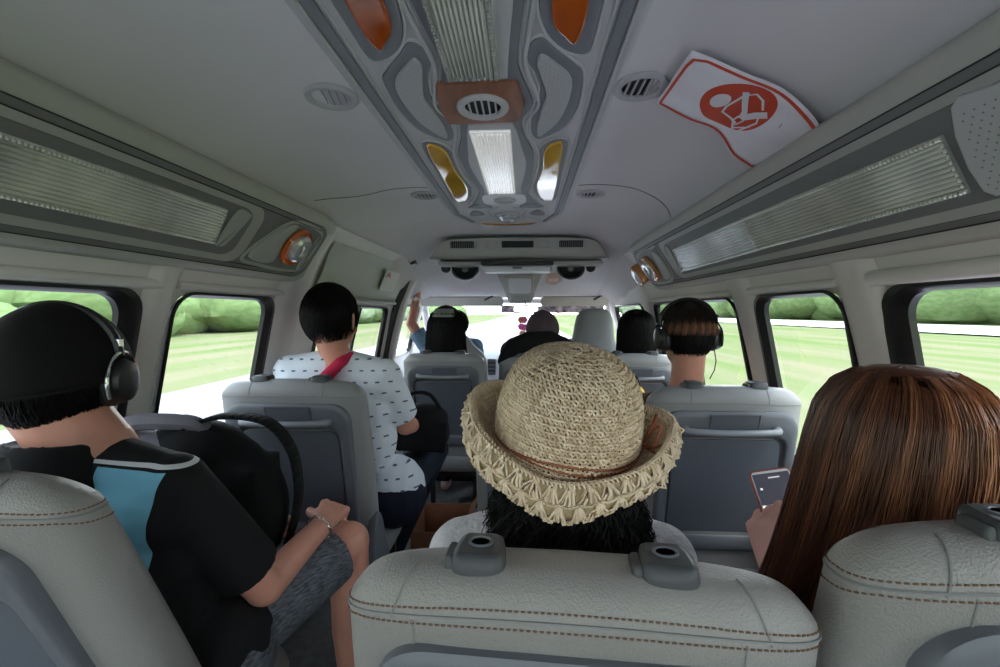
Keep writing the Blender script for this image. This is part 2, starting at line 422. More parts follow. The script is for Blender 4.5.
# floor and rear wall
b = B(); b.box((0, (YR + 4.2) / 2, -.02), (1.72, 4.2 - YR, .04)); tag(b.obj('floor', M['carpet'], smooth=False), kind='structure')
b = B()     # tailgate with its rear window
hole = rrect(-.74, .80, .74, 1.42, .06, 6); outr = []
for (x, z) in hole:
    dx, dz = x, z - 1.1
    t = min((.87) / abs(dx) if abs(dx) > 1e-6 else 9e9, ((1.66 if dz > 0 else -.02) - 1.1) / dz if abs(dz) > 1e-6 else 9e9); outr.append((dx * t, 1.1 + dz * t))
for c in ((-.87, 1.66), (.87, 1.66), (-.87, -.02), (.87, -.02)):
    i = min(range(len(outr)), key=lambda q: (outr[q][0] - c[0]) ** 2 + (outr[q][1] - c[1]) ** 2); outr[i] = c
n = len(hole); b.add([(x, YR, z) for x, z in hole] + [(x, YR, z) for x, z in outr], [(i, (i + 1) % n, n + (i + 1) % n, n + i) for i in range(n)])
tag(b.obj('wall_rear', M['trim'], fix=False), kind='structure')
b = B(); b.box((0, YR - .01, 1.11), (1.52, .006, .66)); tag(b.obj('window_9', M['glass'], smooth=False), kind='structure')
# horizontal rail trims over the side windows
def rail(nm, s, y0, y1, z, r, m, dx=.0):
    b = B(); b.tube([(s * (wx(z) - dx), y, z) for y in np.linspace(y0, y1, 14)], r, 10); return tag(b.obj(nm, m), kind='structure')
rail('trim_2', -1, -.7, 1.0, 1.285, .012, M['pillar'], .008); rail('trim_3', -1, 1.05, 1.53, 1.287, .010, M['pillar'], .008)
rail('trim_4', 1, -.7, .93, 1.287, .016, M['pillar'], .008); rail('trim_5', 1, 1.03, 1.42, 1.285, .010, M['pillar'], .008); rail('trim_6', 1, 1.55, 2.5, 1.285, .010, M['pillar'], .008)
# pillars: moulded covers between the windows
def pillar(nm, s, y0, y1, z0=.5, z1=1.42, d=.018, m=None):
    b = B()
    def fn(u, v):
        z = z0 + (z1 - z0) * v; a = (u - .5) * 2
        return (s * (wx(z) - d * (1 - abs(a) ** 4)), y0 + (y1 - y0) * u, z)
    b.grid(fn, 13, 14); o = b.obj(nm, m or M['pillar'], fix=False); o.data.flip_normals() if s > 0 else None
    return tag(o, kind='structure')
pillar('trim_7', -1, .965, 1.055); pillar('trim_8', 1, .915, 1.04)
pillar('trim_9', -1, 1.50, 1.69, z1=1.5, d=.03); pillar('trim_10', 1, 1.41, 1.55)
pillar('trim_11', 1, 2.52, 2.70, z1=1.36)
# sliding door: dark rubber seal round its front edge, cream upper panel
door = empty('door_1', (-.8, 2.3, 0)); tag(door, kind='structure'); do = Vector((-.8, 2.3, 0))
b = B()
b.grid(lambda u, v: Vector((-(wx(1.285 + .21 * v) - .008 - .012 * math.sin(PI * v)), 1.72 + 1.1 * u, 1.285 + .21 * v)) - do, 12, 8)
b.obj('upper_panel', mat('olive_cream_panel', (.44, .46, .36), .5, noise=.05, nscale=4), door, fix=False).data.flip_normals()
b = B(); b.tube([Vector((-(wx(1.45) - .020), y, 1.475)) - do for y in np.linspace(1.74, 2.82, 8)], .010, 8)
b.tube([Vector((-(wx(1.28) - .02), y, 1.278)) - do for y in np.linspace(1.74, 2.84, 8)], .012, 8); b.obj('grab_rail', M['cream'], door)
b = B()
path = [(2.72, 1.535), (2.84, 1.53), (2.90, 1.50), (2.92, 1.40), (2.92, 1.2), (2.92, 1.0), (2.92, .8), (2.92, .5), (2.92, .1)]
b.tube([Vector((-(wx(z) - .012), y, z)) - do for y, z in cat(path, 5, False)], .026, 8); b.obj('door_seal', M['rubber'], door)
b = B(); b.slab([(-.10, -.02), (.16, -.02), (.16, .09), (-.10, .09)], lambda u, v, h: Vector((-(wx(1.36 + v) - .034 - h), 2.50 + u, 1.36 + v)) - do, 0, .002)
st = b.obj('notice_sticker', mat('sticker_paper', (.62, .60, .54), .5), door, smooth=False)
b = B(); b.slab(cat([(-.07, .05), (-.03, .08), (.01, .05), (-.03, .058)], 3), lambda u, v, h: Vector((-(wx(1.36 + v) - .0365 - h), 2.50 + u, 1.36 + v)) - do, 0, .001)
b.obj('red_mark', mat('sticker_red', (.5, .06, .05), .5), st, smooth=False)
pillar('trim_12', -1, 2.95, 3.10, z0=.1, z1=1.5, d=.05)
pillar('trim_13', -1, 3.62, 3.74, z0=.5, z1=1.33); pillar('trim_14', 1, 3.56, 3.74, z0=.5, z1=1.33)
# lower side trims
b = B(); b.box((0, 4.2, .45), (1.74, .06, .94)); tag(b.obj('wall_front', M['panel'], smooth=False), kind='structure')
# windscreen with pillars
wsb, wst = (4.15, .94), (3.70, 1.315)
b = B(); b.grid(lambda u, v: (-.80 + 1.60 * u, wsb[0] + (wst[0] - wsb[0]) * v + .10 * (1 - (2 * u - 1) ** 2), wsb[1] + (wst[1] - wsb[1]) * v), 17, 5)
tag(b.obj('window_10', M['glass']), kind='structure')
b = B()
for s in (-1, 1):
    b.tube([(s * .80, wsb[0] + .02, wsb[1] - .05), (s * .79, 3.95, 1.12), (s * .76, wst[0], wst[1])], .03, 10)
    b.add([(s * .86, 3.7, -.04), (s * .86, 4.22, -.04), (s * .86, 4.22, .93), (s * .86, 3.7, .93)], [(0, 1, 2, 3)])
    b.add([(s * .88, 3.7, .55), (s * .87, 3.7, 1.0), (s * .82, 3.7, .55), (s * .83, 4.18, .55), (s * .83, 4.18, .93), (s * .86, 3.74, .93)], [(0, 3, 4, 5)])
b.tube([(x, wst[0] + .10 * (1 - (x / .8) ** 2), wst[1]) for x in np.linspace(-.8, .8, 13)], .022, 8)
tag(b.obj('trim_15', M['liner']), kind='structure')

# ================================================================= OUTSIDE
def ground(nm, x0, x1, y0, y1, z, m):
    b = B(); b.add([(x0, y0, z), (x1, y0, z), (x1, y1, z), (x0, y1, z)], [(0, 1, 2, 3)]); return tag(b.obj(nm, m, smooth=False), kind='structure')
mg = mat('grass', (.098, .140, .050), 1, spec=0, nscale=.6, col2=(.165, .155, .10), stretch=(1, .12, 1))
ground('grass_field', -260, 260, -160, 420, -.68, mg)
mr = mat('asphalt', (.17, .16, .18), .8, noise=.12, nscale=2, stretch=(1, .15, 1))
ground('road', -8.2, 3.6, -160, 420, -.65, mr)
ground('far_road', 36, 60, -160, 420, -.55, mat('pale_road', (.40, .385, .41), .7, noise=.05, nscale=1))
for x in (-6.25, 3.0):
    o = ground('road_line', x - .08, x + .08, -160, 420, -.645, mat('road_paint', (.85, .85, .84), .6)); 
# roadside vegetation
mb = mat('foliage', (.105, .165, .065), 1, spec=0, nscale=2.2, col2=(.16, .22, .10), stretch=(1, .3, 1))  # distance haze put into the colour as a paler, duller green
def hedge(nm, x, h, n, seed, wd, kd, y0=-40, y1=200):
    r = random.Random(seed); b = B()
    for i in range(n):
        y = y0 + (y1 - y0) * i / n + r.uniform(-2, 2); rr = r.uniform(.5, 1.0) * h; xx = x + r.uniform(-wd, wd)
        cz = -.68 + rr * r.uniform(.45, .8)
        m0 = len(b.v); b.ell((xx, y, cz), (rr * .9, rr * 1.5, rr * .75), n=14, m=10)
        for q in range(m0, len(b.v)):
            v = b.v[q]; b.v[q] = tuple(a + r.uniform(-.06, .06) * rr for a in v)
    o = b.obj(nm, mb); tag(o, kd[0], kd[1], kind='stuff'); return o
hedge('roadside_bushes', -32, 3.6, 280, 3, 4, ('green bushes growing beyond the road on the left side', 'bushes'))
hedge('roadside_trees', 78, 9, 240, 4, 6, ('green trees growing beyond the pale road on the right side', 'trees'), -60, 330)
# ================================================================= CEILING CONSOLE
ZC = 1.671
fc = lambda u, v, h: (u, v, ZC - h)
def sl(out, m, nm, parent, h0, h1, bev=.002, f=fc, n=6, smooth=True, pts=None):
    b = B(); b.slab(cat(out, n) if smooth else out, f, h0, h1, bev); return b.obj(nm, m, parent, sharp=35, fix=False)
def ring_tube(out, r, m, nm, parent, h, f=fc, n=6, smooth=True):
    b = B(); o = cat(out, n) if smooth else out
    b.tube([f(u, v, h) for u, v in o], r, 6, closed=True); return b.obj(nm, m, parent)
def mirror(o): return [(-x, y) for x, y in o]
def lens(b, q, f, h, nr, amp, nl=2, rough=None):
    """fluted diffuser on a quad q = 4 (u,v) corners a,b (near edge) d,c (far edge); flutes run a->d"""
    a, b_, c, d = [np.array(p, float) for p in q]
    NS = nr * 8 + 1
    def fn(s, t):
        p = (a * (1 - s) + b_ * s) * (1 - t) + (d * (1 - s) + c * s) * t
        e = min(s, 1 - s) * 30; e = min(1, e)
        return f(p[0], p[1], h + amp * abs(math.sin(s * nr * PI)) * e)
    b.grid(fn, NS, nl)
def beads(b, p, q, f, h, n, r):
    p = np.array(p); q = np.array(q)
    for i in range(n):
        c = p + (q - p) * (i + .5) / n; b.ell(f(c[0], c[1], h), (r, r, r), n=6, m=4)

con = empty('ceiling_console', (0, .8, ZC), label='long grey moulded console with amber and clear lamps down the middle of the ceiling', cat='ceiling console')
cf = lambda u, v, h: (u, v - .8, -h)
def S_(out, m, nm, h0, h1, bev=.002, n=6, smooth=True, par=None):
    return sl(out, m, nm, par or con, h0, h1, bev, cf, n, smooth)
Y0 = -.45
tray = [(-.262, Y0), (.262, Y0), (.262, 1.9), (.245, 2.10), (.17, 2.235), (0, 2.25), (-.17, 2.235), (-.245, 2.10), (-.262, 1.9)]
tr = []
for p, q in zip(tray, tray[1:] + tray[:1]):
    for t in (0, .2, .4, .6, .8) if abs(q[1] - p[1]) > .3 or abs(q[0] - p[0]) > .3 else (0, .5): tr.append((p[0] + (q[0] - p[0]) * t, p[1] + (q[1] - p[1]) * t))
S_(tr, M['clight'], 'tray', -.02, .020, .012, smooth=False)
for s in (-1, 1):   # long side rails
    S_([(s * .232, Y0 + .02), (s * .212, Y0 + .02), (s * .212, 1.6), (s * .21, 1.98), (s * .16, 2.15), (s * .175, 2.165), (s * .228, 2.0), (s * .232, 1.6)], M['cgrey'], 'side_rail', .015, .0245, .002, smooth=False)
    b = B(); b.tube([cf(s * .238, y, .022) for y in np.linspace(Y0 + .02, 2.0, 20)], .0035, 6); b.tube([cf(s * .2055, y, .021) for y in np.linspace(Y0 + .02, 2.0, 20)], .0025, 6)
    b.obj('rail_bead', M['clight'], con)
# the wavy middle band, dark grey with a lighter inner field
fo = [(.085, Y0 + .02), (.10, -.2), (.084, 0), (.070, .1), (.078, .3), (.085, .5), (.080, .62), (.073, .70), (.066, .79), (.077, .856), (.094, .95), (.072, 1.03), (.077, 1.114), (.102, 1.24), (.100, 1.434), (.086, 1.6), (.10, 1.70), (.13, 1.80)]
fi = [(.066, Y0 + .03), (.08, -.2), (.066, 0), (.05, .1), (.06, .3), (.068, .5), (.064, .62), (.057, .70), (.050, .79), (.047, .838)]
def both(o): return o + [(-x, y) for x, y in o[::-1]]
fos = cat(fo, 5, False); fis = cat(fi, 5, False)
S_(both(fos), M['cgrey'], 'wavy_band', .015, .0235, .0015, smooth=False)
for s in (-1, 1):
    b = B(); b.tube([cf(s * (x + .013), y, .022) for x, y in fos], .0045, 6); b.tube([cf(s * (x + .0045), y, .0245) for x, y in fos], .0012, 5); b.obj('wavy_bead', M['clight'], con)
S_(both(fis), M['clight'], 'lamp_field', .02, .0275, .002, smooth=False)
# second field round the smaller lamp
f2 = cat([(.050, 1.035), (.062, 1.10), (.072, 1.2), (.082, 1.3), (.076, 1.43), (.064, 1.56), (.066, 1.63)], 5, False)
S_(both(f2), M['clight'], 'lamp_field', .02, .0275, .002, smooth=False)
# clear fluted lamps
def clear_lamp(x0, x1, y0, y1, m, nm='lamp_diffuser', nb=26):
    b = B(); lens(b, [(x0 + .012, y0 + .01), (x1 - .012, y0 + .01), (x1 - .012, y1 - .01), (x0 + .012, y1 - .01)], cf, .034, 10, .0032)
    L = b.obj(nm, m, con)
    b = B(); b.slab(rrect(x0, y0, x1, y1, .004), cf, .02, .034, .002); b.obj('lamp_tray', m, L)
    b = B()
    for x in (x0 + .006, x1 - .006): beads(b, (x, y0), (x, y1), cf, .036, int((y1 - y0) / .0085), .0034)
    for y in (y0 + .005, y1 - .005): beads(b, (x0, y), (x1, y), cf, .036, 9, .0034)
    b.obj('bead_border', m, L)
    return L
clear_lamp(-.062, .034, .22, .825, M['clear'])
clear_lamp(-.053, .045, 1.065, 1.60, M['lamp_glow'])
clear_lamp(-.062, .034, -.42, .12, M['clear'])
# wood veneer plates, with round vents
def vent_lathe(R, f, parent, nm='air_vent', slats=5, closed=False, ang=0, ring=None):
    v = B(); v.lathe([(R * .98, 0), (R, .004), (R * .94, .009), (R * .82, .010), (R * .72, .007), (R * .68, .001)], f, 36, open_=True)
    o = v.obj(nm, ring or M['clight'], parent)
    d = B(); d.lathe([(R * .70, .0022), (0.0, .0024)], f, 28); d.obj('vent_opening', (ring or M['clight']) if closed else M['ventdark'], o)
    for i in range(slats):
        x = (-1 + 2 * (i + .5) / slats) * R * .62; hh = math.sqrt(max(0, (R * .68) ** 2 - x * x))
        p = B(); w_ = .0009 if closed else .0016; z1 = .0028 if closed else .0075
        vs_ = [f(*(Matrix.Rotation(ang, 2) @ Vector((x + dx, y))), z) for dx, z in ((-w_, .0012), (w_, .0012), (w_, z1), (-w_, z1)) for y in (-hh, hh)]
        p.add(vs_, [(0, 1, 3, 2), (2, 3, 5, 4), (4, 5, 7, 6), (6, 7, 1, 0), (0, 2, 4, 6), (1, 7, 5, 3)]); p.obj('vent_slat', M['seamg'] if closed else (ring or M['clight']), o, smooth=False)
    return o
S_([(-.087, .852), (-.05, .850), (.03, .848), (.060, .848), (.066, .858), (.078, .935), (.078, .950), (.064, 1.020), (.058, 1.026), (0, 1.028), (-.088, 1.030), (-.094, 1.022), (-.100, .955), (-.099, .945), (-.090, .862)], M['copper'], 'wood_plate', .02, .028, .0015, smooth=False)
vent_lathe(.054, lambda u, v, h: cf(u - .008, v + .942, .027 + h), con)
S_([(-.068, 1.650), (0, 1.642), (.068, 1.650), (.082, 1.70), (.074, 1.785), (0, 1.79), (-.074, 1.785), (-.082, 1.70)], M['white'], 'white_plate', .02, .027, .002, n=3)
b = B(); b.lathe([(.042, .027), (.040, .034), (.032, .035), (.030, .029), (0.0, .031)], lambda u, v, h: cf(u + .002, v + 1.725, h), 28); b.obj('oval_button', M['clight'], con)
# amber lamps and perforated grilles at either side
aT = [(.110, .46), (.110, .56), (.113, .62), (.120, .683), (.138, .714), (.156, .735), (.166, .693), (.166, .60), (.166, .40), (.16, .33), (.13, .33), (.112, .38)]
aTr = [(.092, .30), (.094, .45), (.097, .62), (.103, .682), (.120, .730), (.150, .765), (.182, .769), (.186, .70), (.186, .50), (.186, .30), (.17, .28), (.11, .28)]
mO = [(.105, .724), (.087, .740), (.082, .785), (.098, .832), (.108, .899), (.096, .977), (.094, 1.093), (.113, 1.135), (.153, 1.096), (.177, 1.036), (.188, .949), (.182, .837), (.163, .80), (.129, .756)]
mI = [(.107, .765), (.099, .786), (.105, .82), (.120, .9), (.114, .962), (.106, 1.052), (.113, 1.105), (.148, 1.035), (.163, .958), (.167, .875), (.157, .829), (.132, .793)]
aB = [(.170, 1.15), (.145, 1.165), (.130, 1.205), (.128, 1.27), (.129, 1.364), (.117, 1.514), (.128, 1.651), (.155, 1.735), (.182, 1.72), (.183, 1.55), (.180, 1.35), (.178, 1.22)]
def inset_poly(o, d):
    c = cat(o, 4); n = len(c); ar = sum(c[i][0] * c[(i + 1) % n][1] - c[(i + 1) % n][0] * c[i][1] for i in range(n)); s = 1 if ar > 0 else -1
    r = []
    for i in range(n):
        a, p, q = c[i - 2], c[i], c[(i + 2) % n]; tx, ty = q[0] - a[0], q[1] - a[1]; L = math.hypot(tx, ty) or 1
        r.append((p[0] - s * ty / L * d, p[1] + s * tx / L * d))
    return r
for s in (-1, 1):
    mr_ = (lambda o: o) if s == 1 else mirror
    S_(mr_(aTr), M['cgrey'], 'amber_surround', .015, .025, .003)
    L = S_(mr_(aT), M['amber'], 'amber_lens', .024, .031, .004)
    ring_tube(mr_(inset_poly(aTr, -.003)), .0028, M['clight'], 'lamp_bead', con, .022, cf, smooth=False)
    # a front pair mirrors it behind
    S_(mr_([(x, .54 - y) for x, y in aTr]), M['cgrey'], 'amber_surround', .015, .025, .003); S_(mr_([(x, .54 - y) for x, y in aT]), M['amber'], 'amber_lens', .024, .031, .004)
    S_(mr_(mO), M['cgrey'], 'grille_surround', .015, .025, .003)
    g = S_(mr_(mI), M['perf'], 'perforated_grille', .024, .031, .0018)
    ring_tube(mr_(inset_poly(mO, -.003)), .0028, M['clight'], 'grille_bead', con, .022, cf, smooth=False)
    b = B()
    for i in range(10):
        for j in range(46):
            x, y = .099 + i * .0075, .77 + j * .0075
            # inside test
            c = cat(mI, 4); ins = False
            for q in range(len(c)):
                (xa, ya), (xb, yb) = c[q - 1], c[q]
                if (ya > y) != (yb > y) and x < (xb - xa) * (y - ya) / (yb - ya) + xa: ins = not ins
            if ins and (j % 2 == i % 2): b.lathe([(.0011, .0314), (0.0, .0316)], lambda u, v, h: cf(s * (x + u), y + v, h), 6)
    b.obj('grille_holes', M['seamg'], g, smooth=False)
    S_(mr_(inset_poly(aB, -.012)), M['cgrey'], 'yellow_surround', .015, .025, .003, smooth=False)
    S_(mr_(aB), M['yellow'], 'yellow_lens', .024, .031, .004)
    ring_tube(mr_(inset_poly(aB, -.014)), .0028, M['clight'], 'lamp_bead', con, .022, cf, smooth=False)
    # small dark triangles of the front end
    S_([(s * .055, 1.86), (s * .10, 1.80), (s * .155, 1.86), (s * .10, 1.872)], M['cgrey'], 'end_recess', .018, .024, .001, n=3)
    S_([(s * .10, 1.99), (s * .135, 1.92), (s * .165, 2.0), (s * .14, 2.02)], M['cgrey'], 'end_recess', .018, .024, .001, n=3)
    b = B(); b.tube([cf(s * x, y, .021) for x, y in cat([(.03, 1.86), (.08, 1.93), (.075, 2.02), (.09, 2.10), (.13, 2.13)], 5, False)], .004, 6); b.obj('end_bead', M['clight'], con)
b = B(); b.lathe([(.062, .018), (.060, .026), (.050, .030), (.046, .024)], lambda u, v, h: cf(u + .003, v * 1.1 + 2.02, h), 32); R_ = b.obj('front_lamp_ring', M['clight'], con)
b = B(); b.lathe([(.046, .024), (.042, .034), (.030, .046), (.012, .050), (0, .050)], lambda u, v, h: cf(u + .003, v * 1.1 + 2.02, h), 14); b.obj('front_lamp_glass', M['clearw'], R_, sharp=10)
b = B(); b.tube([cf(x, 2.225 - .012 * (x / .12) ** 2 * 2, .020) for x in np.linspace(-.13, .13, 13)], [.002] + [.007] * 11 + [.002], 8); b.obj('copper_strip', M['copperrim'], con)

# round ceiling vents
for x, y, closed, lb in ((-.31, .905, True, 'large round ceiling vent with its slats shut, left of the console'),
                         (.301, .899, False, 'large round ceiling vent with open slats, beside the red and white sign'),
                         (-.292, 1.668, False, 'small round ceiling vent left of the console, near the sliding door'),
                         (.320, 1.677, False, 'small round ceiling vent right of the console, ahead of the sign')):
    o = vent_lathe(.053, lambda u, v, h: (u, v, -h), None, 'ceiling_vent', 5, closed, ang=.2 if closed else 0, ring=M['ventring'])
    o.location = (x, y, zceil(x) + .001); tag(o, lb, 'vent', 'round air vents in the ceiling')

# ================================================================= SIDE HOUSINGS
VT, VB = (.575, 1.52), (.70, 1.34); VN = (-(1.52 - 1.34), -(.70 - .575)); vl = math.hypot(*VN); VN = (VN[0] / vl, VN[1] / vl)
def side_housing(s, yend, label, lamps, slot, recs, rl, nm='side_housing'):
    root = empty(nm, (s * .62, .7, 1.40), label=label, cat='lamp housing'); ro = Vector(root.location)
    def vf(y, t, h):
        x = VT[0] + (VB[0] - VT[0]) * t + VN[0] * h; z = VT[1] + (VB[1] - VT[1]) * t + VN[1] * h
        return (s * x - ro.x, y - ro.y, z - ro.z)
    YB = -.6
    prof = [(.70, 1.56), (.615, 1.553), (.588, 1.545), (.574, 1.53), (VT[0] - .001, VT[1]), (.60, 1.484), (.6375, 1.43), (.675, 1.376), (.695, 1.347), (.706, 1.333), (.72, 1.326), (.75, 1.325)]
    anc = (.735, 1.46)
    b = B(); vs_ = []; ys_ = list(np.linspace(YB, yend - .07, 12)) + [yend - .07 + .10 * math.sin(a) for a in np.linspace(.2, PI / 2, 7)]
    for i, y in enumerate(ys_):
        k = 1 if i < 12 else math.cos(np.linspace(.2, PI / 2, 7)[i - 12]) ** .45 if i < len(ys_) - 1 else .05
        for x, z in prof: vs_.append((s * (anc[0] + (x - anc[0]) * k) - ro.x, y - ro.y, anc[1] + (z - anc[1]) * (k * .5 + .5) - ro.z))
    n = len(prof); b.add(vs_, [(j * n + i, j * n + i + 1, (j + 1) * n + i + 1, (j + 1) * n + i) for j in range(len(ys_) - 1) for i in range(n - 1)])
    b.obj('body', M['cream'], root, sharp=50)
    def vs(out, m, n_, h0, h1, bev=.002, smooth=False, par=None):
        q = B(); q.slab(cat(out, 5) if smooth else out, vf, h0, h1, bev); return q.obj(n_, m, par or root, sharp=35, fix=False)
    def rr(y0, y1, t0, t1, ry, rt=.10): return rrect(y0, t0, y1, t1, ry, 6, rt)
    ye = yend - .035
    vs(rr(YB + .02, ye, .10, 1.0, .06, .2), M['hgrey'], 'dark_face', -.004, .0025, .0015)
    y1 = rl[0]
    vs(rr(YB + .03, y1, .165, .93, .05, .2), M['hlight'], 'light_band', 0, .0050, .0015)
    vs(rr(YB + .04, y1 - .045, .235, .85, .045, .15), M['hgrey'], 'lamp_field', 0, .0075, .0015)
    # fluted lamp covers
    for (a, b_, c, d), m in lamps:
        q = B(); lens(q, [a, d, c, b_], lambda u, v, h: vf(u, v, h), .012, 12, .003)
        L = q.obj('lamp_diffuser', m, root)
        q = B(); q.slab([a, b_, c, d], vf, .004, .012, 0); q.obj('lamp_tray', m, L)
        q = B(); A_ = [np.array(p) for p in (a, b_, c, d)]
        for p_, q_ in ((A_[0], A_[1]), (A_[3], A_[2])):
            beads(q, p_ + (0, .02 if p_[1] < .5 else -.02), q_ + (0, .02 if p_[1] < .5 else -.02), vf, .0155, int(abs(q_[0] - p_[0]) / .0075), .0036)
        for p_, q_ in ((A_[0], A_[3]), (A_[1], A_[2])): beads(q, p_, q_, vf, .0145, 10, .0036)
        q.obj('bead_border', m, L)
    for o in slot: vs(o, M['hlight'], 'moulded_slot', .004, .0125, .004, True)
    o, bulges, (ly, lt), rim = recs
    vs(o, M['hlight'], 'reading_lamp_surround', 0, .0055, .0015, True)
    q2 = inset_poly([(y, t * .2) for y, t in o], .010); vs([(y, t / .2) for y, t in q2], M['hgrey'], 'reading_lamp_field', 0, .0078, .001)
    for o in bulges: vs(o, M['hlight'], 'moulded_bulge', .004, .015, .005, True)
    sc = math.hypot(VB[0] - VT[0], VB[1] - VT[1])
    fl = lambda u, v, h: vf(ly + u, lt + v / sc, h)
    q = B(); q.lathe([(.062, .004), (.064, .014), (.058, .022), (.046, .020), (.040, .012)], fl, 36); L = q.obj('reading_lamp_rim', rim, root)
    q = B(); q.lathe([(.048, .014), (.046, .026), (.036, .034), (.022, .034), (.016, .028), (0, .032)], lambda u, v, h: fl(u + .006, v, h), 16); q.obj('reading_lamp_glass', M['clearw'], L, sharp=10)
    if s > 0: vs(cat([(.616, .78), (.592, .25), (.52, .25), (.30, .28), (.26, .30), (.26, .76), (.34, .79), (.55, .80)], 3), M['perf'], 'perforated_grille', .004, .012, .004)
    if s > 0:
        q = B()
        for i in range(28):
            for j in range(14):
                y = .28 + i * .012 + (j % 2) * .006; t = .31 + j * .036
                if y < .585 + (t - .3) * .05: q.lathe([(.0014, .0124), (0, .0126)], lambda u, v, h: vf(y + u, t + v / sc, h), 6)
        q.obj('grille_holes', M['seamg'], root, smooth=False)
    # fine seam lines
    q = B()
    for t in (.10, .165): q.tube([vf(y, t, .0035 if t < .12 else .0055) for y in np.linspace(YB, yend - .1, 12)], .0012, 5)
    for t in (.93, .99): q.tube([vf(y, t, .0035) for y in np.linspace(YB, yend - .1, 12)], .0012, 5)
    q.obj('seam_lines', M['groove'], root)
    return root
side_housing(-1, 1.56, 'long lamp housing over the left windows with one orange-rimmed reading lamp', 
    [([(-.3, .33), (1.008, .315), (1.03, .73), (-.3, .755)], M['clear'])], (1.20,), 
    ([(1.165, .85), (1.22, .45), (1.29, .17), (1.40, .13), (1.485, .20), (1.50, .5), (1.49, .85), (1.40, .93), (1.25, .92)],
     [[(1.185, .80), (1.22, .52), (1.275, .24), (1.315, .22), (1.29, .45), (1.30, .80)], [(1.458, .24), (1.475, .5), (1.455, .82), (1.435, .80), (1.448, .5)]],
     (1.37, .51), M['amber']), (1.175,)) if False else None
def mk_left():
    return side_housing(-1, 1.56, 'long lamp housing over the left windows with one orange-rimmed reading lamp',
        [([(-.3, .33), (1.008, .315), (1.03, .73), (-.3, .755)], M['clear'])],
        [[(1.05, .30), (1.095, .28), (1.10, .36), (1.075, .70), (1.055, .74), (1.045, .70)]],
        ([(1.165, .85), (1.22, .45), (1.29, .17), (1.40, .13), (1.485, .20), (1.50, .5), (1.49, .85), (1.40, .93), (1.25, .92)],
         [[(1.185, .80), (1.22, .52), (1.275, .24), (1.315, .22), (1.29, .45), (1.295, .80)], [(1.462, .24), (1.48, .5), (1.46, .82), (1.445, .80), (1.455, .5)]],
         (1.37, .51), M['amber']), (1.165,))
def mk_right():
    r = side_housing(1, 2.24, 'long lamp housing over the right windows, two clear lamps and a perforated grille',
        [([(.62, .37), (1.141, .352), (1.160, .77), (.632, .765)], M['clear']), ([(1.150, .352), (1.66, .365), (1.71, .79), (1.168, .775)], M['clearw'])],
        [[(1.70, .33), (1.73, .31), (1.78, .75), (1.755, .80), (1.735, .76)]],
        ([(1.83, .20), (1.90, .16), (2.05, .14), (2.14, .22), (2.17, .5), (2.17, .85), (2.05, .95), (1.90, .93), (1.84, .7)],
         [[(1.845, .40), (1.865, .27), (1.90, .30), (1.95, .80), (1.90, .86), (1.86, .75)], [(2.125, .28), (2.15, .5), (2.15, .82), (2.13, .80), (2.125, .5)]],
         (2.035, .56), M['copperrim']), (1.81,))
    return r
mk_left(); mk_right()
# extra round lamp on the wall just ahead of the right housing
b = B(); pc = Vector((.672, 2.40, 1.415)); nx = Vector((-.82, -.05, -.57)).normalized(); ax = Vector((0, 1, 0)); az = nx.cross(ax).normalized(); ax = az.cross(nx)
fl2 = lambda u, v, h: tuple(ax * u + az * v + nx * h)
b.lathe([(.055, -.03), (.056, .010), (.050, .018), (.043, .016)], fl2, 32); o = b.obj('round_lamp', M['copperrim']); o.location = pc
b = B(); b.lathe([(.045, .012), (.040, .022), (.02, .026), (0, .026)], fl2, 20); b.obj('lamp_glass', M['clearw'], o)
tag(o, 'small round lamp just ahead of the right lamp housing', 'lamp')

# ================================================================= SEAT BELT SIGN
SG = {0: [(.347, .757), (.442, .780), (.520, .793), (.575, .815), (.640, .871)], 1: [(.343, .941), (.42, .965), (.491, .997), (.55, 1.045), (.635, 1.075)]}
sA = cat(SG[0], 8, False); sB_ = cat(SG[1], 8, False)
def sign_pt(u, v, h=0):
    """u along the sheet 0..1, v across 0..1"""
    def at_(L, u):
        q = max(0, min(1, u)) * (len(L) - 1); i = min(int(q), len(L) - 2); t = q - i
        return L[i][0] * (1 - t) + L[i + 1][0] * t, L[i][1] * (1 - t) + L[i + 1][1] * t
    a, b_ = at_(sA, u), at_(sB_, u); x = a[0] * (1 - v) + b_[0] * v; y = a[1] * (1 - v) + b_[1] * v
    return (x - .352, y - .9, zceil(x) - .012 - .010 * math.sin(u * PI * 2.2) ** 2 * (.4 + .6 * v) - .006 * u - h - 1.62)
sroot = empty('safety_sign', (.35, .9, 1.62), label='bent white paper sign with red border and red oval, showing a belted seated figure', cat='sign')
b = B(); b.grid(lambda u, v: sign_pt(u, v), 40, 10); b.obj('sheet', mat('sign_paper', (.90, .88, .92), .5, noise=.12, nscale=14, col2=(.84, .80, .86)), sroot, solid=.0012, fix=False)
mred = mat('sign_red', (.66, .075, .03), .5)
def decal(b, pts, h, N=1):
    """closed (u,v) outline laid on the sheet as a thin print"""
    b.slab(pts, lambda u, v, hh: sign_pt(u, v, hh), h, h + .0006, 0)
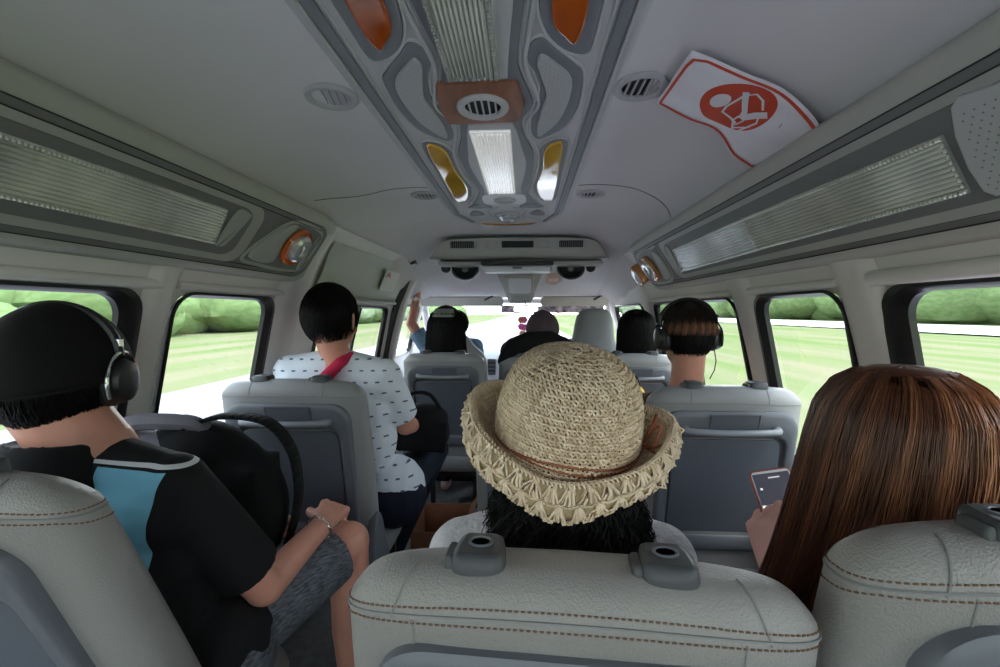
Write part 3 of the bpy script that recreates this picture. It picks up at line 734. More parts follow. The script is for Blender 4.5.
def strip(b, pts, wd, h, closed=False, asp=.58):
    P = [np.array(p, float) for p in pts]; k = len(P); L, R_ = [], []
    for i in range(k):
        a = P[i - 1] if (i > 0 or closed) else P[i]; c = P[(i + 1) % k] if (i < k - 1 or closed) else P[i]
        t = (c - a) * np.array([1, asp]); t /= np.linalg.norm(t) + 1e-9; nn = np.array([-t[1], t[0] / asp]) * wd / 2
        L.append(P[i] + nn); R_.append(P[i] - nn)
    vs_ = [sign_pt(*p, h + .0008) for p in L] + [sign_pt(*p, h + .0008) for p in R_]
    m_ = k if closed else k - 1
    b.add(vs_, [(i, (i + 1) % k, k + (i + 1) % k, k + i) for i in range(m_)])
b = B(); bord = [(x, .055) for x in np.linspace(1, .10, 20)] + [(.045, .10), (.032, .2)] + [(.03, v) for v in np.linspace(.25, .95, 8)] + [(x, .962) for x in np.linspace(.04, 1, 20)]
strip(b, bord, .022, .0004); b.obj('red_border', mred, sroot, smooth=False, fix=False)
b = B(); c_, r_ = (.39, .47), (.205, .38)
outl = [(c_[0] + r_[0] * math.copysign(abs(math.cos(a)) ** .85, math.cos(a)), c_[1] + r_[1] * math.sin(a)) for a in np.linspace(0, 2 * PI, 48, endpoint=False)]
cen = [(c_[0] + (p[0] - c_[0]) * k, c_[1] + (p[1] - c_[1]) * k) for k in (0, .33, .66, 1) for p in outl]
b.add([sign_pt(*p, .0012) for p in cen], [(k * 48 + i, k * 48 + (i + 1) % 48, (k + 1) * 48 + (i + 1) % 48, (k + 1) * 48 + i) for k in range(3) for i in range(48)])
b.obj('red_oval', mred, sroot, smooth=False, fix=False)
mwp = mat('sign_white', (.82, .80, .82), .5); b = B()
hc, hr = (.275, .47), (.050, .13)
for k0, k1 in ((0, .5), (.5, 1)):
    ps = [(hc[0] + hr[0] * math.cos(a) * k, hc[1] + hr[1] * math.sin(a) * k) for k in (k0, k1) for a in np.linspace(0, 2 * PI, 24, endpoint=False)]
    b.add([sign_pt(*p, .0022) for p in ps], [(i, (i + 1) % 24, 24 + (i + 1) % 24, 24 + i) for i in range(24)])
strip(b, [(0.350, 0.270), (0.335, 0.520), (0.350, 0.630), (0.430, 0.670), (0.485, 0.690)], .016, .0014)      # back and seat line
strip(b, [(0.350, 0.270), (0.390, 0.190), (0.450, 0.230), (0.505, 0.330)], .016, .0014)
strip(b, [(0.335, 0.210), (0.370, 0.310), (0.450, 0.490), (0.470, 0.590)], .034, .0022)                     # belt
strip(b, [(0.550, 0.330), (0.510, 0.430), (0.475, 0.570)], .050, .0018)                                # torso strap
strip(b, [(0.450, 0.570), (0.495, 0.590), (0.490, 0.710), (0.450, 0.690), (0.450, 0.570)], .012, .0024)
strip(b, [(0.470, 0.710), (0.510, 0.790), (0.535, 0.830)], .016, .0016); strip(b, [(0.535, 0.830), (0.560, 0.490), (0.525, 0.410)], .014, .0016); strip(b, [(0.500, 0.770), (0.560, 0.590)], .012, .0016)
b.obj('seated_figure', mwp, sroot, smooth=False, fix=False)
b = B()
for i in range(16):   # worn grey lettering marks at the far end
    u_, v_ = .84 + .10 * (i / 16) + rng.uniform(-.005, .005), .93 - i * .05
    strip(b, [(u_, v_), (u_ + .012, v_ - .01)], .008 + .006 * rng.random(), .0008)
for i in range(5): strip(b, [(.66 + i * .004, .27 + i * .012), (.668 + i * .004, .275 + i * .012)], .005, .0008)
b.obj('worn_print', mat('worn_print', (.25, .22, .24), .6), sroot, smooth=False, fix=False)

# ================================================================= FRONT OVERHEAD UNIT
UY = 2.50
uo = Vector((.04, 2.62, 1.57)); unit = empty('overhead_shelf', uo, label='wide grey overhead shelf with slotted vents hanging across the front ceiling', cat='overhead shelf')
b = B()
up = []
hw = .505
def ush(a):   # outline seen from behind (x, z)
    return cat([(-hw, -.055), (-hw + .005, -.035), (-hw + .05, .028), (-.40, .060), (-.25, .070), (0, .073), (.25, .070), (.40, .060), (hw - .05, .028), (hw - .005, -.035), (hw, -.055)], 4, False)
o_ = ush(0) ; o_ = o_ + [(x, -.06) for x in np.linspace(hw - .02, -hw + .02, 9)]
b.slab(o_, lambda u, v, h: (u, -h + v * -.25, v), -.14, .11, .015); b.obj('shelf_body', M['cream'], unit, sharp=50)
ff = lambda u, v, h: (u, -.11 + v * -.25 - h, v)
for x0, x1, nm in ((-.375, -.245, 1), (-.09, .085, 0), (.225, .355, 1)):
    b = B(); b.slab(rrect(x0 - .015, -.004, x1 + .015, .052, .01), ff, 0, .005, .002); v_ = b.obj('vent_bezel', M['hlight'], unit)
    b = B(); b.slab(rrect(x0, .006, x1, .042, .004), ff, .004, .0065, .0); b.obj('vent_opening', M['ventdark'], v_)
    b = B()
    for x in np.linspace(x0 + .008, x1 - .008, 12): b.box(ff(x, .024, .008), (.0022, .004, .034))
    b.obj('vent_slats', M['seamg'] if nm else M['black'], v_, smooth=False)
for x in (-.14, .135):
    b = B(); b.slab(rrect(x - .04, .004, x + .04, .044, .008), ff, .002, .007, .002); b.obj('switch_plate', M['hlight'], unit)
    b = B(); b.lathe([(.014, .006), (.013, .014), (0, .014)], lambda u, v, h: ff(x + u, .024 + v, h), 16); b.obj('switch_knob', M['cream'], unit)
b = B(); b.box((-.30, -.02, -.075), (.30, .14, .022)); b.box((.32, -.02, -.075), (.30, .14, .022)); b.obj('lower_tray', M['hlight'], unit, bevel=.006, smooth=False)
# loudspeakers hanging under it
def lspk(x, s, lb):
    r = empty('loudspeaker', (x, 2.66, 1.472), label=lb, cat='loudspeaker', group='loudspeakers under the overhead shelf')
    b = B(); b.lathe([(.080, -.03), (.082, .0), (.078, .02), (.066, .026), (.060, .018), (.055, .012), (.03, -.004), (0, -.006)], lambda u, v, h: (u, -h, v * .78), 36); b.obj('cone', M['black'], r)
    b = B(); b.lathe([(.020, -.004), (.016, .010), (0, .014)], lambda u, v, h: (u, -h, v * .78), 18); b.obj('dust_cap', M['seamg'], r)
    b = B(); b.lathe([(.026, -.02), (.027, .01), (.02, .018), (0, .018)], lambda u, v, h: (u + s * .115, -h, v + .008), 20); b.obj('tweeter', M['black'], r)
    b = B(); b.box((s * .05, .05, .055), (.22, .05, .02)); b.obj('bracket', M['hlight'], r, bevel=.004, smooth=False)
lspk(-.275, -1, 'black oval loudspeaker under the left end of the overhead shelf')
lspk(.345, 1, 'black oval loudspeaker under the right end of the overhead shelf')
# flip-down screen, closed
tv = empty('folding_screen', (.035, 2.55, 1.49), label='closed flip-down screen under the middle of the overhead shelf', cat='screen')
b = B(); b.box((0, 0, .0), (.40, .12, .022)); b.obj('casing', M['black'], tv, bevel=.004, smooth=False)
b = B(); b.box((0, .02, -.028), (.38, .15, .034)); b.obj('screen_lid', M['white'], tv, bevel=.012, smooth=False)
b = B(); b.box((.0, -.06, -.026), (.05, .004, .012)); b.obj('latch', M['hgrey'], tv, bevel=.002, smooth=False)
# map light panel on the sloping header
ml = empty('map_light', (.045, 2.95, 1.42), label='pale map light panel in the middle of the sloping header', cat='map light')
sl_ = math.radians(-17)
fm = lambda u, v, h: (u, v * math.cos(sl_) + h * math.sin(sl_) , v * math.sin(sl_) - h * math.cos(sl_))
b = B(); b.slab(cat([(-.125, -.24), (.125, -.24), (.11, .1), (.085, .36), (.05, .40), (-.05, .40), (-.085, .36), (-.11, .1)], 4), fm, -.01, .022, .008); b.obj('base', M['cream'], ml)
b = B(); b.slab(rrect(-.072, -.14, .072, .14, .03), fm, .028, .036, .004); l_ = b.obj('lamp_cover', M['white'], ml)
b = B(); b.slab(rrect(-.092, -.165, .092, .165, .035), fm, .02, .032, .004); b.obj('lamp_frame', M['cream'], ml)
b = B()
for i in range(6): b.box(fm(-.055 + i * .022, .30, .034), (.014, .03, .006))
b.obj('switches', M['hgrey'], ml, smooth=False)
# card stuck beside it
b = B(); b.slab([(-.05, -.09), (.04, -.12), (.06, .02), (.01, .10), (-.05, .06)], lambda u, v, h: (u, v * math.cos(sl_), v * math.sin(sl_) - h), 0, .002)
o = b.obj('card_sticker', mat('card_orange', (.62, .34, .24), .5), smooth=False); o.location = (.262, 2.93, 1.432); tag(o, 'small orange-brown card stuck to the header beside the map light', 'sticker')
b = B(); b.slab(rrect(-.03, -.03, .03, .03, .01), lambda u, v, h: (u, v * math.cos(sl_), v * math.sin(sl_) - .002 - h), 0, .001); b.obj('pale_print', mat('card_pale', (.75, .6, .5), .5), o, smooth=False)
# ================================================================= SEATS
TILT = [.20]
def shift(z): return (1.0 - z) * TILT[0]
def seat_surface(W, zt, D=.105, r=.05, rw=.055, n=4.5):
    def sec(q):
        if q < 1: z = .40 + (zt - r - .40) * q; w_, d_ = W * (1 + .03 * math.sin(PI * q)), D + .02 * (1 - q)
        else:
            a = (q - 1) * PI / 2; z = zt - r + r * math.sin(a); w_ = W - 2 * rw * (1 - math.cos(a)); d_ = D * (1 - .86 * (1 - math.cos(a)))
        return z, w_, d_
    def P(th, q, off=0):
        z, w_, d_ = sec(q); c, s_ = math.cos(th), math.sin(th)
        x = (w_ / 2 + off) * math.copysign(abs(c) ** (2 / n), c); y = (d_ / 2 + off) * math.copysign(abs(s_) ** (2 / 2.6), s_)
        top = max(0, q - .8) / 1.2
        z -= .012 * (x / (W / 2)) ** 2 * min(1, top * 2)
        return Vector((x, shift(z) + D / 2 + y, z + (off if q > 1.3 else 0)))
    return P, sec
def th_for_x(P, x, q, back=True):
    lo, hi = (PI, 1.5 * PI) if x < 0 else (1.5 * PI, 2 * PI)
    if not back: lo, hi = (PI / 2, PI) if x < 0 else (0, PI / 2)
    inc = P(hi, q).x > P(lo, q).x
    for _ in range(30):
        m_ = (lo + hi) / 2
        if (P(m_, q).x < x) == inc: lo = m_
        else: hi = m_
    return (lo + hi) / 2
def make_seat(loc, label, W=.45, zt=1.0, lea='leather2', near=False, panel=True, guides=True, rz=0, group=None, tilt=.20, pw=.187):
    TILT[0] = tilt
    root = empty('passenger_seat', loc, rz, label, 'seat', group); P, sec = seat_surface(W, zt)
    mL = M[lea]
    b = B(); N = 72; qs = list(np.linspace(0, 1, 14)) + list(np.linspace(1.06, 2, 14))
    vs_ = [P(2 * PI * j / N, q) for q in qs for j in range(N)]
    fs = [(i * N + j, i * N + (j + 1) % N, (i + 1) * N + (j + 1) % N, (i + 1) * N + j) for i in range(len(qs) - 1) for j in range(N)]
    # cap strips across the thin crest
    t0 = (len(qs) - 1) * N
    for j in range(N // 2 - 1):
        a_, b2 = t0 + j, t0 + j + 1; c_, d_ = t0 + (N - j) % N, t0 + N - j - 1
        fs.append((a_, b2, d_, c_) if j else (a_, b2, d_))
    fs.append(tuple(range(N))[::-1]); b.add(vs_, fs)
    br = b.obj('backrest', mL, root, sharp=75)
    if near:
        sb = B(); st = B(); st2 = B()
        def line(f, npts, r=.0011): sb.tube([f(t) for t in np.linspace(0, 1, npts)], r, 5)
        qh = 1.20; ths = (PI * .86, PI * 2.14)
        line(lambda t: P(ths[0] + (ths[1] - ths[0]) * t, qh - .10 * math.cos(PI * (2 * t - 1)) * -1 - .1, .0004), 400, .0014)
        def stitch(f, n_, st):
            pts = [f(t) for t in np.linspace(0, 1, 900)]; d = [0]
            for p, q in zip(pts, pts[1:]): d.append(d[-1] + (q - p).length)
            A_ = np.array(pts); get = lambda t: Vector([float(np.interp(t * d[-1], d, A_[:, k])) for k in range(3)])
            for i in range(n_): st.tube([get((i + .12) / n_), get((i + .70) / n_)], .00095, 5)
        base = lambda t: qh - .10 * math.cos(PI * (2 * t - 1)) * -1 - .1
        stitch(lambda t: P(ths[0] + (ths[1] - ths[0]) * t, base(t) + .11, .0006), 96, st)
        stitch(lambda t: P(ths[0] + (ths[1] - ths[0]) * t, (lambda q: q if q >= 1 else 1 - (1 - q) * .25)(base(t) - .10), .0006), 96, st2)
        for x in (-(W / 2 - .055), W / 2 - .055):
            pts = [P(th_for_x(P, x * (1 - .12 * max(0, (q - 1))), q), q, .0003) for q in np.linspace(1.12, 1.98, 22)]
            sb.tube(pts, .0012, 5)
            x2 = x * .86
            sb.tube([P(th_for_x(P, x2, q), q, .0003) for q in np.linspace(.86, 1.12, 8)], .0011, 5)
        sb.obj('seam', M['seamg'], br); st.obj('stitching', M['thread'], br); st2.obj('stitching', M['thread'], br)
    else:
        sb = B(); sb.tube([P(PI + PI * t, 1.0 + .06, .0003) for t in np.linspace(.02, .98, 50)], .0012, 5)
        for x in (-(W / 2 - .11), W / 2 - .11): sb.tube([P(th_for_x(P, x, q), q, .0003) for q in np.linspace(1.06, 1.9, 9)], .0010, 5)
        sb.obj('seam', M['seamg'], br)
    if guides:
        for x in (-.089, .089):
            g = B(); zc = zt - .012 * (x / (W / 2)) ** 2 - .002; yc = shift(zt) + .052
            out = cat([(-.024, -.020), (0, -.025), (.024, -.020), (.0255, .005), (.020, .026), (0, .029), (-.020, .026), (-.0255, .005)], 5)
            F_ = lambda u, v, h: (x + u, yc + v, zc + h + .10 * v * 0)
            g.slab(out, F_, -.012, .015, .007); G = g.obj('headrest_guide', M['guide'], root, sharp=60)
            g = B(); g.lathe([(.0125, .0125), (.0125, .0165), (.010, .0168), (.0085, .0150)], lambda u, v, h: (x + u, yc + .004 + v * .8, zc + h), 24); g.obj('socket_rim', M['panel'], G)
            g = B(); g.lathe([(.0088, .0158), (0, .0158)], lambda u, v, h: (x + u, yc + .004 + v * .8, zc + h), 20); g.obj('socket', M['ventdark'], G)
            g = B(); g.slab(rrect(-.034, -.018, -.022, .014, .005), F_, -.012, .010, .003); g.obj('release_button', M['guide'], G)
    if panel:
        f = lambda u, v, h: (u, shift(v) - .001 - h, v)
        o1 = rrect(-pw, .50, pw, zt - .066, .055, 8); i1 = rrect(-pw + .029, .555, pw - .029, zt - .142, .035, 8)
        b = B(); n_ = len(o1)
        mid = lambda k: [(a * (1 - k) + c * k, e * (1 - k) + g * k) for (a, e), (c, g) in zip(o1, i1)]
        rings = [(o1, -.01), (o1, .008), (mid(.10), .014), (mid(.25), .0155), (mid(.85), .0155), (mid(.97), .012), (i1, .003), ([(a * .97, (e - .72) * .97 + .72) for a, e in i1], .001)]
        vs_ = [f(u, v, h) for L, h in rings for u, v in L]
        b.add(vs_, [(k * n_ + i, k * n_ + (i + 1) % n_, (k + 1) * n_ + (i + 1) % n_, (k + 1) * n_ + i) for k in range(len(rings) - 1) for i in range(n_)])
        pn = b.obj('back_panel', M['panel'], root, sharp=50)
        b = B(); b.slab(rrect(-pw + .037, .563, pw - .037, zt - .150, .03, 6), f, -.002, .0065, .005); b.obj('panel_inset', M['panel_in'], pn)
        b = B(); b.slab(rrect(-.055, zt - .110, .075, zt - .076, .004, 3), f, .010, .0165, .0005); b.obj('card_slot', M['panel_in'], pn)
        b = B(); b.tube([f(u, v, .0165) for u, v in ((-.057, zt - .112), (-.057, zt - .074), (.077, zt - .074), (.077, zt - .112))], .0022, 5); b.obj('slot_rim', M['panel'], pn)
        b = B(); hp = cat([(-.128, .012), (-.122, .028), (-.105, .036), (-.06, .040), (0, .0415), (.06, .040), (.105, .036), (.122, .028), (.128, .012)], 4, False)
        b.tube([f(u, zt - .118 - .004 * (1 - (u / .13) ** 2), h) for u, h in hp], [.0095 if 4 < i < len(hp) - 5 else .012 for i in range(len(hp))], 12)
        b.obj('grab_handle', M['handle'], pn)
    # cushion, base, legs, hinge covers
    b = B(); b.grid(lambda u, v: (0, 0, 0), 2, 2) if 0 else None
    vs_ = []; Nn = 36; prof = [(.80, 0), (.96, .012), (1, .035), (1, .075), (.97, .098), (.88, .112), (.6, .118), (.2, .119)]
    for k_, z_ in prof:
        for j in range(Nn):
            a = 2 * PI * j / Nn; c, s_ = math.cos(a), math.sin(a)
            vs_.append((W / 2 * k_ * math.copysign(abs(c) ** .4, c), .33 + .235 * k_ * math.copysign(abs(s_) ** .4, s_), .345 + z_))
    fs = [(i * Nn + j, i * Nn + (j + 1) % Nn, (i + 1) * Nn + (j + 1) % Nn, (i + 1) * Nn + j) for i in range(len(prof) - 1) for j in range(Nn)]
    fs += [tuple(range(Nn))[::-1], tuple(range((len(prof) - 1) * Nn, len(prof) * Nn))]; b.add(vs_, fs); b.obj('seat_cushion', mL, root, sharp=60)
    b = B(); b.box((0, .33, .335), (W - .06, .40, .03)); b.obj('seat_frame', M['black'], root, bevel=.005, smooth=False)
    for x in (-W / 2 + .06, W / 2 - .06):
        for y in (.16, .50):
            b = B(); b.box((x, y, .165), (.03, .03, .33)); b.obj('leg', M['black'], root, bevel=.004, smooth=False)
    for s in (-1, 1):
        b = B(); b.slab(cat([(.06, .36), (.20, .345), (.235, .40), (.20, .46), (.165, .55), (.125, .585), (.095, .55), (.07, .46)], 4), lambda u, v, h: (s * (W / 2 - .012 + h), u, v), 0, .026, .006); b.obj('hinge_cover', M['panel'], root)
    return root
make_seat((.122, .372, 0), 'grey leather seat in the middle foreground with two headrest guides, directly behind the straw hat', near=True, lea='leather', zt=.98, rz=-.055)
make_seat((-.650, .44, 0), 'grey leather seat at the lower left, behind the passenger in black and blue', near=True, lea='leather', tilt=.42, W=.43, zt=1.035, pw=.16)
make_seat((.597, .37, 0), 'grey leather seat at the lower right, behind the long auburn hair', near=True, lea='leather', W=.455, zt=1.03)
make_seat((-.618, 1.26, 0), 'grey seat with handle by the left window, behind the man in the dotted white shirt', zt=1.02, W=.44)
make_seat((.150, 1.30, 0), 'grey seat mostly hidden straight in front of the straw hat', zt=1.01, W=.435)
make_seat((.652, 1.27, 0), 'grey seat with handle on the right, behind the person in headphones with undercut hair', zt=1.01, W=.43)
make_seat((-.345, 2.28, 0), 'grey seat with handle standing at the aisle, above the cardboard box', zt=1.01, W=.43)
make_seat((.150, 2.34, 0), 'grey seat hidden behind the crown of the straw hat, under the black jacket', zt=.99, W=.42)
make_seat((.640, 2.28, 0), 'grey seat by the right window, behind the girl with straight black hair', zt=1.01, W=.42)

def front_seat(loc, label, prof):
    TILT[0] = .2
    root = empty('front_seat', loc, label=label, cat='seat')
    b = B(); N = 40; vs_ = []
    for z, w_, d_ in prof:
        for j in range(N):
            a = 2 * PI * j / N; c, s_ = math.cos(a), math.sin(a)
            vs_.append((w_ / 2 * math.copysign(abs(c) ** .55, c), shift(z) + .06 + d_ / 2 * math.copysign(abs(s_) ** .7, s_), z))
    fs = [(i * N + j, i * N + (j + 1) % N, (i + 1) * N + (j + 1) % N, (i + 1) * N + j) for i in range(len(prof) - 1) for j in range(N)]
    fs += [tuple(range(N))[::-1], tuple(range((len(prof) - 1) * N, len(prof) * N))]; b.add(vs_, fs)
    b.obj('backrest', mat('front_seat_cloth', (.32, .335, .35), .8, noise=.06, nscale=8), root, sub=1)
    b = B(); b.ell((0, .36, .42), (.26, .27, .08)); b.box((0, .36, .36), (.44, .44, .08)); b.obj('seat_cushion', M['leather2'], root, remesh=.012, smit=3)
    b = B(); b.box((0, .36, .16), (.44, .42, .32)); b.obj('seat_base', M['black'], root, bevel=.01, smooth=False)
pf = [(.40, .44, .12), (.42, .47, .14), (.60, .50, .14), (.80, .51, .13), (.90, .49, .12), (.945, .44, .11), (.975, .36, .10), (1.0, .31, .10), (1.04, .285, .10), (1.10, .27, .10), (1.17, .25, .095), (1.215, .22, .085), (1.24, .17, .06), (1.247, .08, .03)]
front_seat((.545, 3.05, 0), 'pale grey tall-backed driver seat on the right at the windscreen', pf)
pf2 = [(z, w_, d_) if z < 1 else (z - .0, w_, d_) for z, w_, d_ in pf[:8]] + [(1.03, .27, .10), (1.07, .22, .08), (1.085, .1, .03)]
front_seat((-.43, 3.02, 0), 'pale grey front passenger seat on the left, ahead of the long black hair', pf2)

# ================================================================= CARDBOARD BOX ON THE FLOOR
bx = empty('cardboard_box', (-.33, 2.20, 0), label='open brown cardboard box on the floor behind the aisle seat', cat='box')
mc = mat('cardboard', (.30, .13, .065), .8, noise=.15, nscale=12, bump=.1, bscale=150)
def bp(nm, c, d, rot=None):
    b = B(); b.box(c, d, rot); b.obj(nm, mc, bx, bevel=.001, smooth=False)
bp('front_wall', (0, -.14, .09), (.26, .006, .18)); bp('back_wall', (0, .14, .10), (.26, .006, .20)); bp('side_wall', (-.128, 0, .10), (.006, .28, .20)); bp('side_wall', (.128, 0, .10), (.006, .28, .20)); bp('bottom', (0, 0, .005), (.25, .27, .006))
bp('flap', (-.15, 0, .235), (.006, .26, .08), (0, -.5, 0)); bp('flap', (.15, 0, .235), (.006, .26, .08), (0, .5, 0))

# ================================================================= FRONT OF THE CAB
dash = empty('dashboard', (0, 4.0, .7), label='pale grey dashboard with radio and vents below the windscreen', cat='dashboard')
b = B(); dp = [(-.30, -.25), (-.22, -.02), (-.16, .12), (-.06, .19), (.06, .215), (.17, .22), (.17, -.3), (-.2, -.35)]
n_ = len(dp); b.add([(x, y, z) for x in np.linspace(-.80, .80, 9) for y, z in dp], [(k * n_ + i, k * n_ + (i + 1) % n_, (k + 1) * n_ + (i + 1) % n_, (k + 1) * n_ + i) for k in range(8) for i in range(n_)] + [tuple(range(n_)), tuple(range(8 * n_, 9 * n_))[::-1]])
b.obj('dash_body', mat('dash_plastic', (.42, .43, .45), .6, noise=.05), dash, bevel=.01, sharp=30)
fd = lambda u, v, h: (u, -.19 - h + v * .45, v + .05)
for x0, x1, z0, z1, nm, m in ((-.42, -.30, -.02, .06, 'air_vent', 'black'), (-.24, -.17, -.06, .07, 'switch_stack', 'black'), (-.12, .10, -.02, .06, 'radio', 'black'), (-.12, .10, -.11, -.04, 'heater_controls', 'panel'), (.16, .28, -.02, .06, 'air_vent', 'black')):
    b = B(); b.slab(rrect(x0, z0, x1, z1, .008), fd, -.01, .006, .002); r_ = b.obj(nm, M[m], dash)
    b = B()
    for k_ in range(4): b.box(fd((x0 + x1) / 2, z0 + (z1 - z0) * (k_ + .5) / 4, .008), ((x1 - x0) * .8, .003, .004))
    b.obj('trim_bar', M['cgrey'], r_, smooth=False)
b = B(); b.slab(rrect(.30, .10, .78, .20, .03), lambda u, v, h: (u, -.10 + h, v), 0, .18, .02); b.obj('instrument_hood', M['panel'], dash)
sw = empty('steering_wheel', (.53, 3.62, .86), label='black steering wheel in front of the driver seat', cat='steering wheel'); sw.rotation_euler = (math.radians(52), 0, 0)
b = B(); b.tube([(.185 * math.cos(a), .185 * math.sin(a), 0) for a in np.linspace(0, 2 * PI, 40, endpoint=False)], .014, 10, closed=True); b.obj('rim', M['black'], sw)
b = B(); b.lathe([(.06, -.02), (.065, .01), (.04, .02), (0, .022)], lambda u, v, h: (u, v, h), 20); b.obj('hub', M['black'], sw)
for a in (-.2, PI + .2, -PI / 2):
    b = B(); b.tube([(.05 * math.cos(a), .05 * math.sin(a), 0), (.18 * math.cos(a), .18 * math.sin(a), 0)], .013, 8); b.obj('spoke', M['black'], sw)
b = B(); b.tube([(0, 0, -.01), (0, 0, -.28)], .03, 10); b.obj('column', M['black'], sw)
# sun visors
mv = mat('visor_vinyl', (.60, .58, .52), .6, noise=.05)
def visor(x0, x1, y, z, lb, tilt):
    r = empty('sun_visor', ((x0 + x1) / 2, y, z), label=lb, cat='sun visor'); hw_ = (x1 - x0) / 2
    b = B(); b.slab(rrect(-hw_, -.048, hw_, .022, .02), lambda u, v, h: (u, h + v * tilt, v), -.008, .008, .006); b.obj('pad', mv, r)
    b = B(); b.tube([(-hw_ + .02, .0, .022), (hw_ - .02, .0, .022)], .006, 8); b.tube([(hw_ * .55, -.012, .0), (hw_ * .75, -.018, .03)], .007, 8); b.obj('hinge_rod', M['black'], r)
visor(-.74, -.09, 3.50, 1.315, 'cream sun visor at the top left of the windscreen', -.5); visor(.20, .72, 3.50, 1.315, 'cream sun visor at the top right of the windscreen', -.5)
# patterned strip at the top of the windscreen
b = B(); b.grid(lambda u, v: (-.12 + .84 * u, 3.70, 1.275 - .06 * v + .004 * math.sin(30 * u)), 40, 4)
mp_ = mat('patterned_cloth', (.72, .62, .66), .8, nscale=26, col2=(.12, .10, .18)); tag(b.obj('patterned_strip', mp_, solid=.003, fix=False), 'narrow patterned pink and dark cloth strip along the top of the windscreen', 'cloth strip')
mrr = empty('rear_view_mirror', (.085, 3.46, 1.245), label='rear view mirror hanging at the top middle of the windscreen', cat='mirror')
b = B(); b.slab(rrect(-.10, -.028, .10, .028, .02), lambda u, v, h: (u, -h, v), -.012, .010, .004); b.obj('housing', M['black'], mrr)
b = B(); b.slab(rrect(-.094, -.023, .094, .023, .016), lambda u, v, h: (u, -h, v), .010, .0112, 0); b.obj('mirror_glass', M['chrome'], mrr)
b = B(); b.tube([(0, .01, .02), (0, .04, .075)], .007, 8); b.obj('stem', M['black'], mrr)
hf = empty('hanging_flowers', (.05, 3.60, 1.16), label='pink and orange paper flowers hanging in front of the windscreen', cat='ornament')
for i, (x, z, c) in enumerate(((0, 0, (.75, .25, .08)), (.02, .0, (.8, .15, .45)), (.0, -.055, (.8, .12, .5)), (.025, -.06, (.8, .2, .45)), (.01, -.11, (.8, .45, .25)))):
    b = B()
    for k_ in range(6):
        a = k_ * PI / 3 + i; b.ell((x + .016 * math.cos(a), .004 * (k_ % 2), z + .016 * math.sin(a)), (.013, .006, .013), n=8, m=6)
    b.obj('flower', mat('petal_%d' % i, c, .6), hf)
b = B(); b.tube([(.0, .0, .15), (.005, 0, .06), (.01, 0, -.13)], .0012, 5); b.obj('string', M['white'], hf)
# grab handle on the left front pillar
gh = empty('pillar_grip', (-.735, 3.28, 1.405), label='grey grab handle high on the left front pillar, held by a raised hand', cat='grab handle')
b = B(); b.tube([(0, -.09, .01), (.03, -.075, 0), (.035, 0, -.005), (.03, .075, 0), (0, .09, .01)], .009, 8); b.obj('grip', M['panel'], gh)
b = B(); b.ell((-.005, -.09, .01), (.02, .02, .015)); b.obj('mount', M['panel'], gh); b = B(); b.ell((-.005, .09, .01), (.02, .02, .015)); b.obj('mount', M['panel'], gh)
# red strap tag at the left pillar
b = B(); b.slab([(-.02, 0), (.02, 0), (.026, .09), (.0, .12), (-.015, .09)], lambda u, v, h: (h, u, v), 0, .012, .002)
o = b.obj('red_tag', mat('red_cloth', (.55, .05, .05), .6)); o.location = (-.80, 3.02, 1.13); tag(o, 'small red and white tag hanging at the left front pillar', 'tag')
b = B(); b.box((.013, .0, .05), (.003, .022, .02)); b.obj('white_patch', M['white'], o, smooth=False)
# ================================================================= PEOPLE
def V3(*a): return Vector(a)
def head_parts(b, c, R, s=1.0, long_neck=None):
    """c: centre of the skull; local +y is where the face looks"""
    c = Vector(c); L = lambda x, y, z: c + R @ (Vector((x, y, z)) * s)
    b.ell(c + R @ Vector((0, -.006, .012)) * s, (.074 * s, .093 * s, .084 * s), R=R, n=24, m=16)
    b.ell(L(0, .022, -.050), (.058 * s, .066 * s, .060 * s), R=R)
    b.ell(L(0, .046, -.090), (.034 * s, .036 * s, .024 * s), R=R)      # chin
    b.limb([L(0, .086, -.010), L(0, .100, -.034), L(0, .104, -.044)], [.008 * s, .011 * s, .012 * s], 10)  # nose
    b.ell(L(-.034, .066, -.040), (.022 * s, .022 * s, .018 * s), R=R); b.ell(L(.034, .066, -.040), (.022 * s, .022 * s, .018 * s), R=R)
    for k in (-1, 1):
        b.limb([L(k * .010, .086, .014), L(k * .046, .074, .012)], [.008 * s, .007 * s], 8)
        p = [L(k * .074, -.006, .018), L(k * .083, -.016, .012), L(k * .084, -.018, -.006), L(k * .078, -.008, -.030), L(k * .073, -.002, -.036)]
        b.limb(p, [.006 * s, .006 * s, .006 * s, .0065 * s, .006 * s], 8); b.ell(L(k * .076, -.006, -.006), (.006 * s, .014 * s, .022 * s), R=R)
def face_bits(root, c, R, s, lipm=None):
    c = Vector(c); L = lambda x, y, z: c + R @ (Vector((x, y, z)) * s)
    for k in (-1, 1):
        b = B(); b.ell(L(k * .029, .079, -.003), (.012 * s, .008 * s, .0075 * s), R=R, n=12, m=8); e = b.obj('eye', M['eye'], root)
        b = B(); b.ell(L(k * .029, .0865, -.003), (.0052 * s, .002 * s, .0052 * s), R=R, n=10, m=6); b.obj('iris', M['iris'], e)
    b = B(); b.limb([L(-.021, .082, -.066), L(-.008, .090, -.063), L(.008, .090, -.063), L(.021, .082, -.066)], [.003 * s, .0045 * s, .0045 * s, .003 * s], 8)
    b.limb([L(-.016, .083, -.070), L(.0, .089, -.073), L(.016, .083, -.070)], [.003 * s, .0052 * s, .003 * s], 8); b.obj('mouth', M['lip'], root)
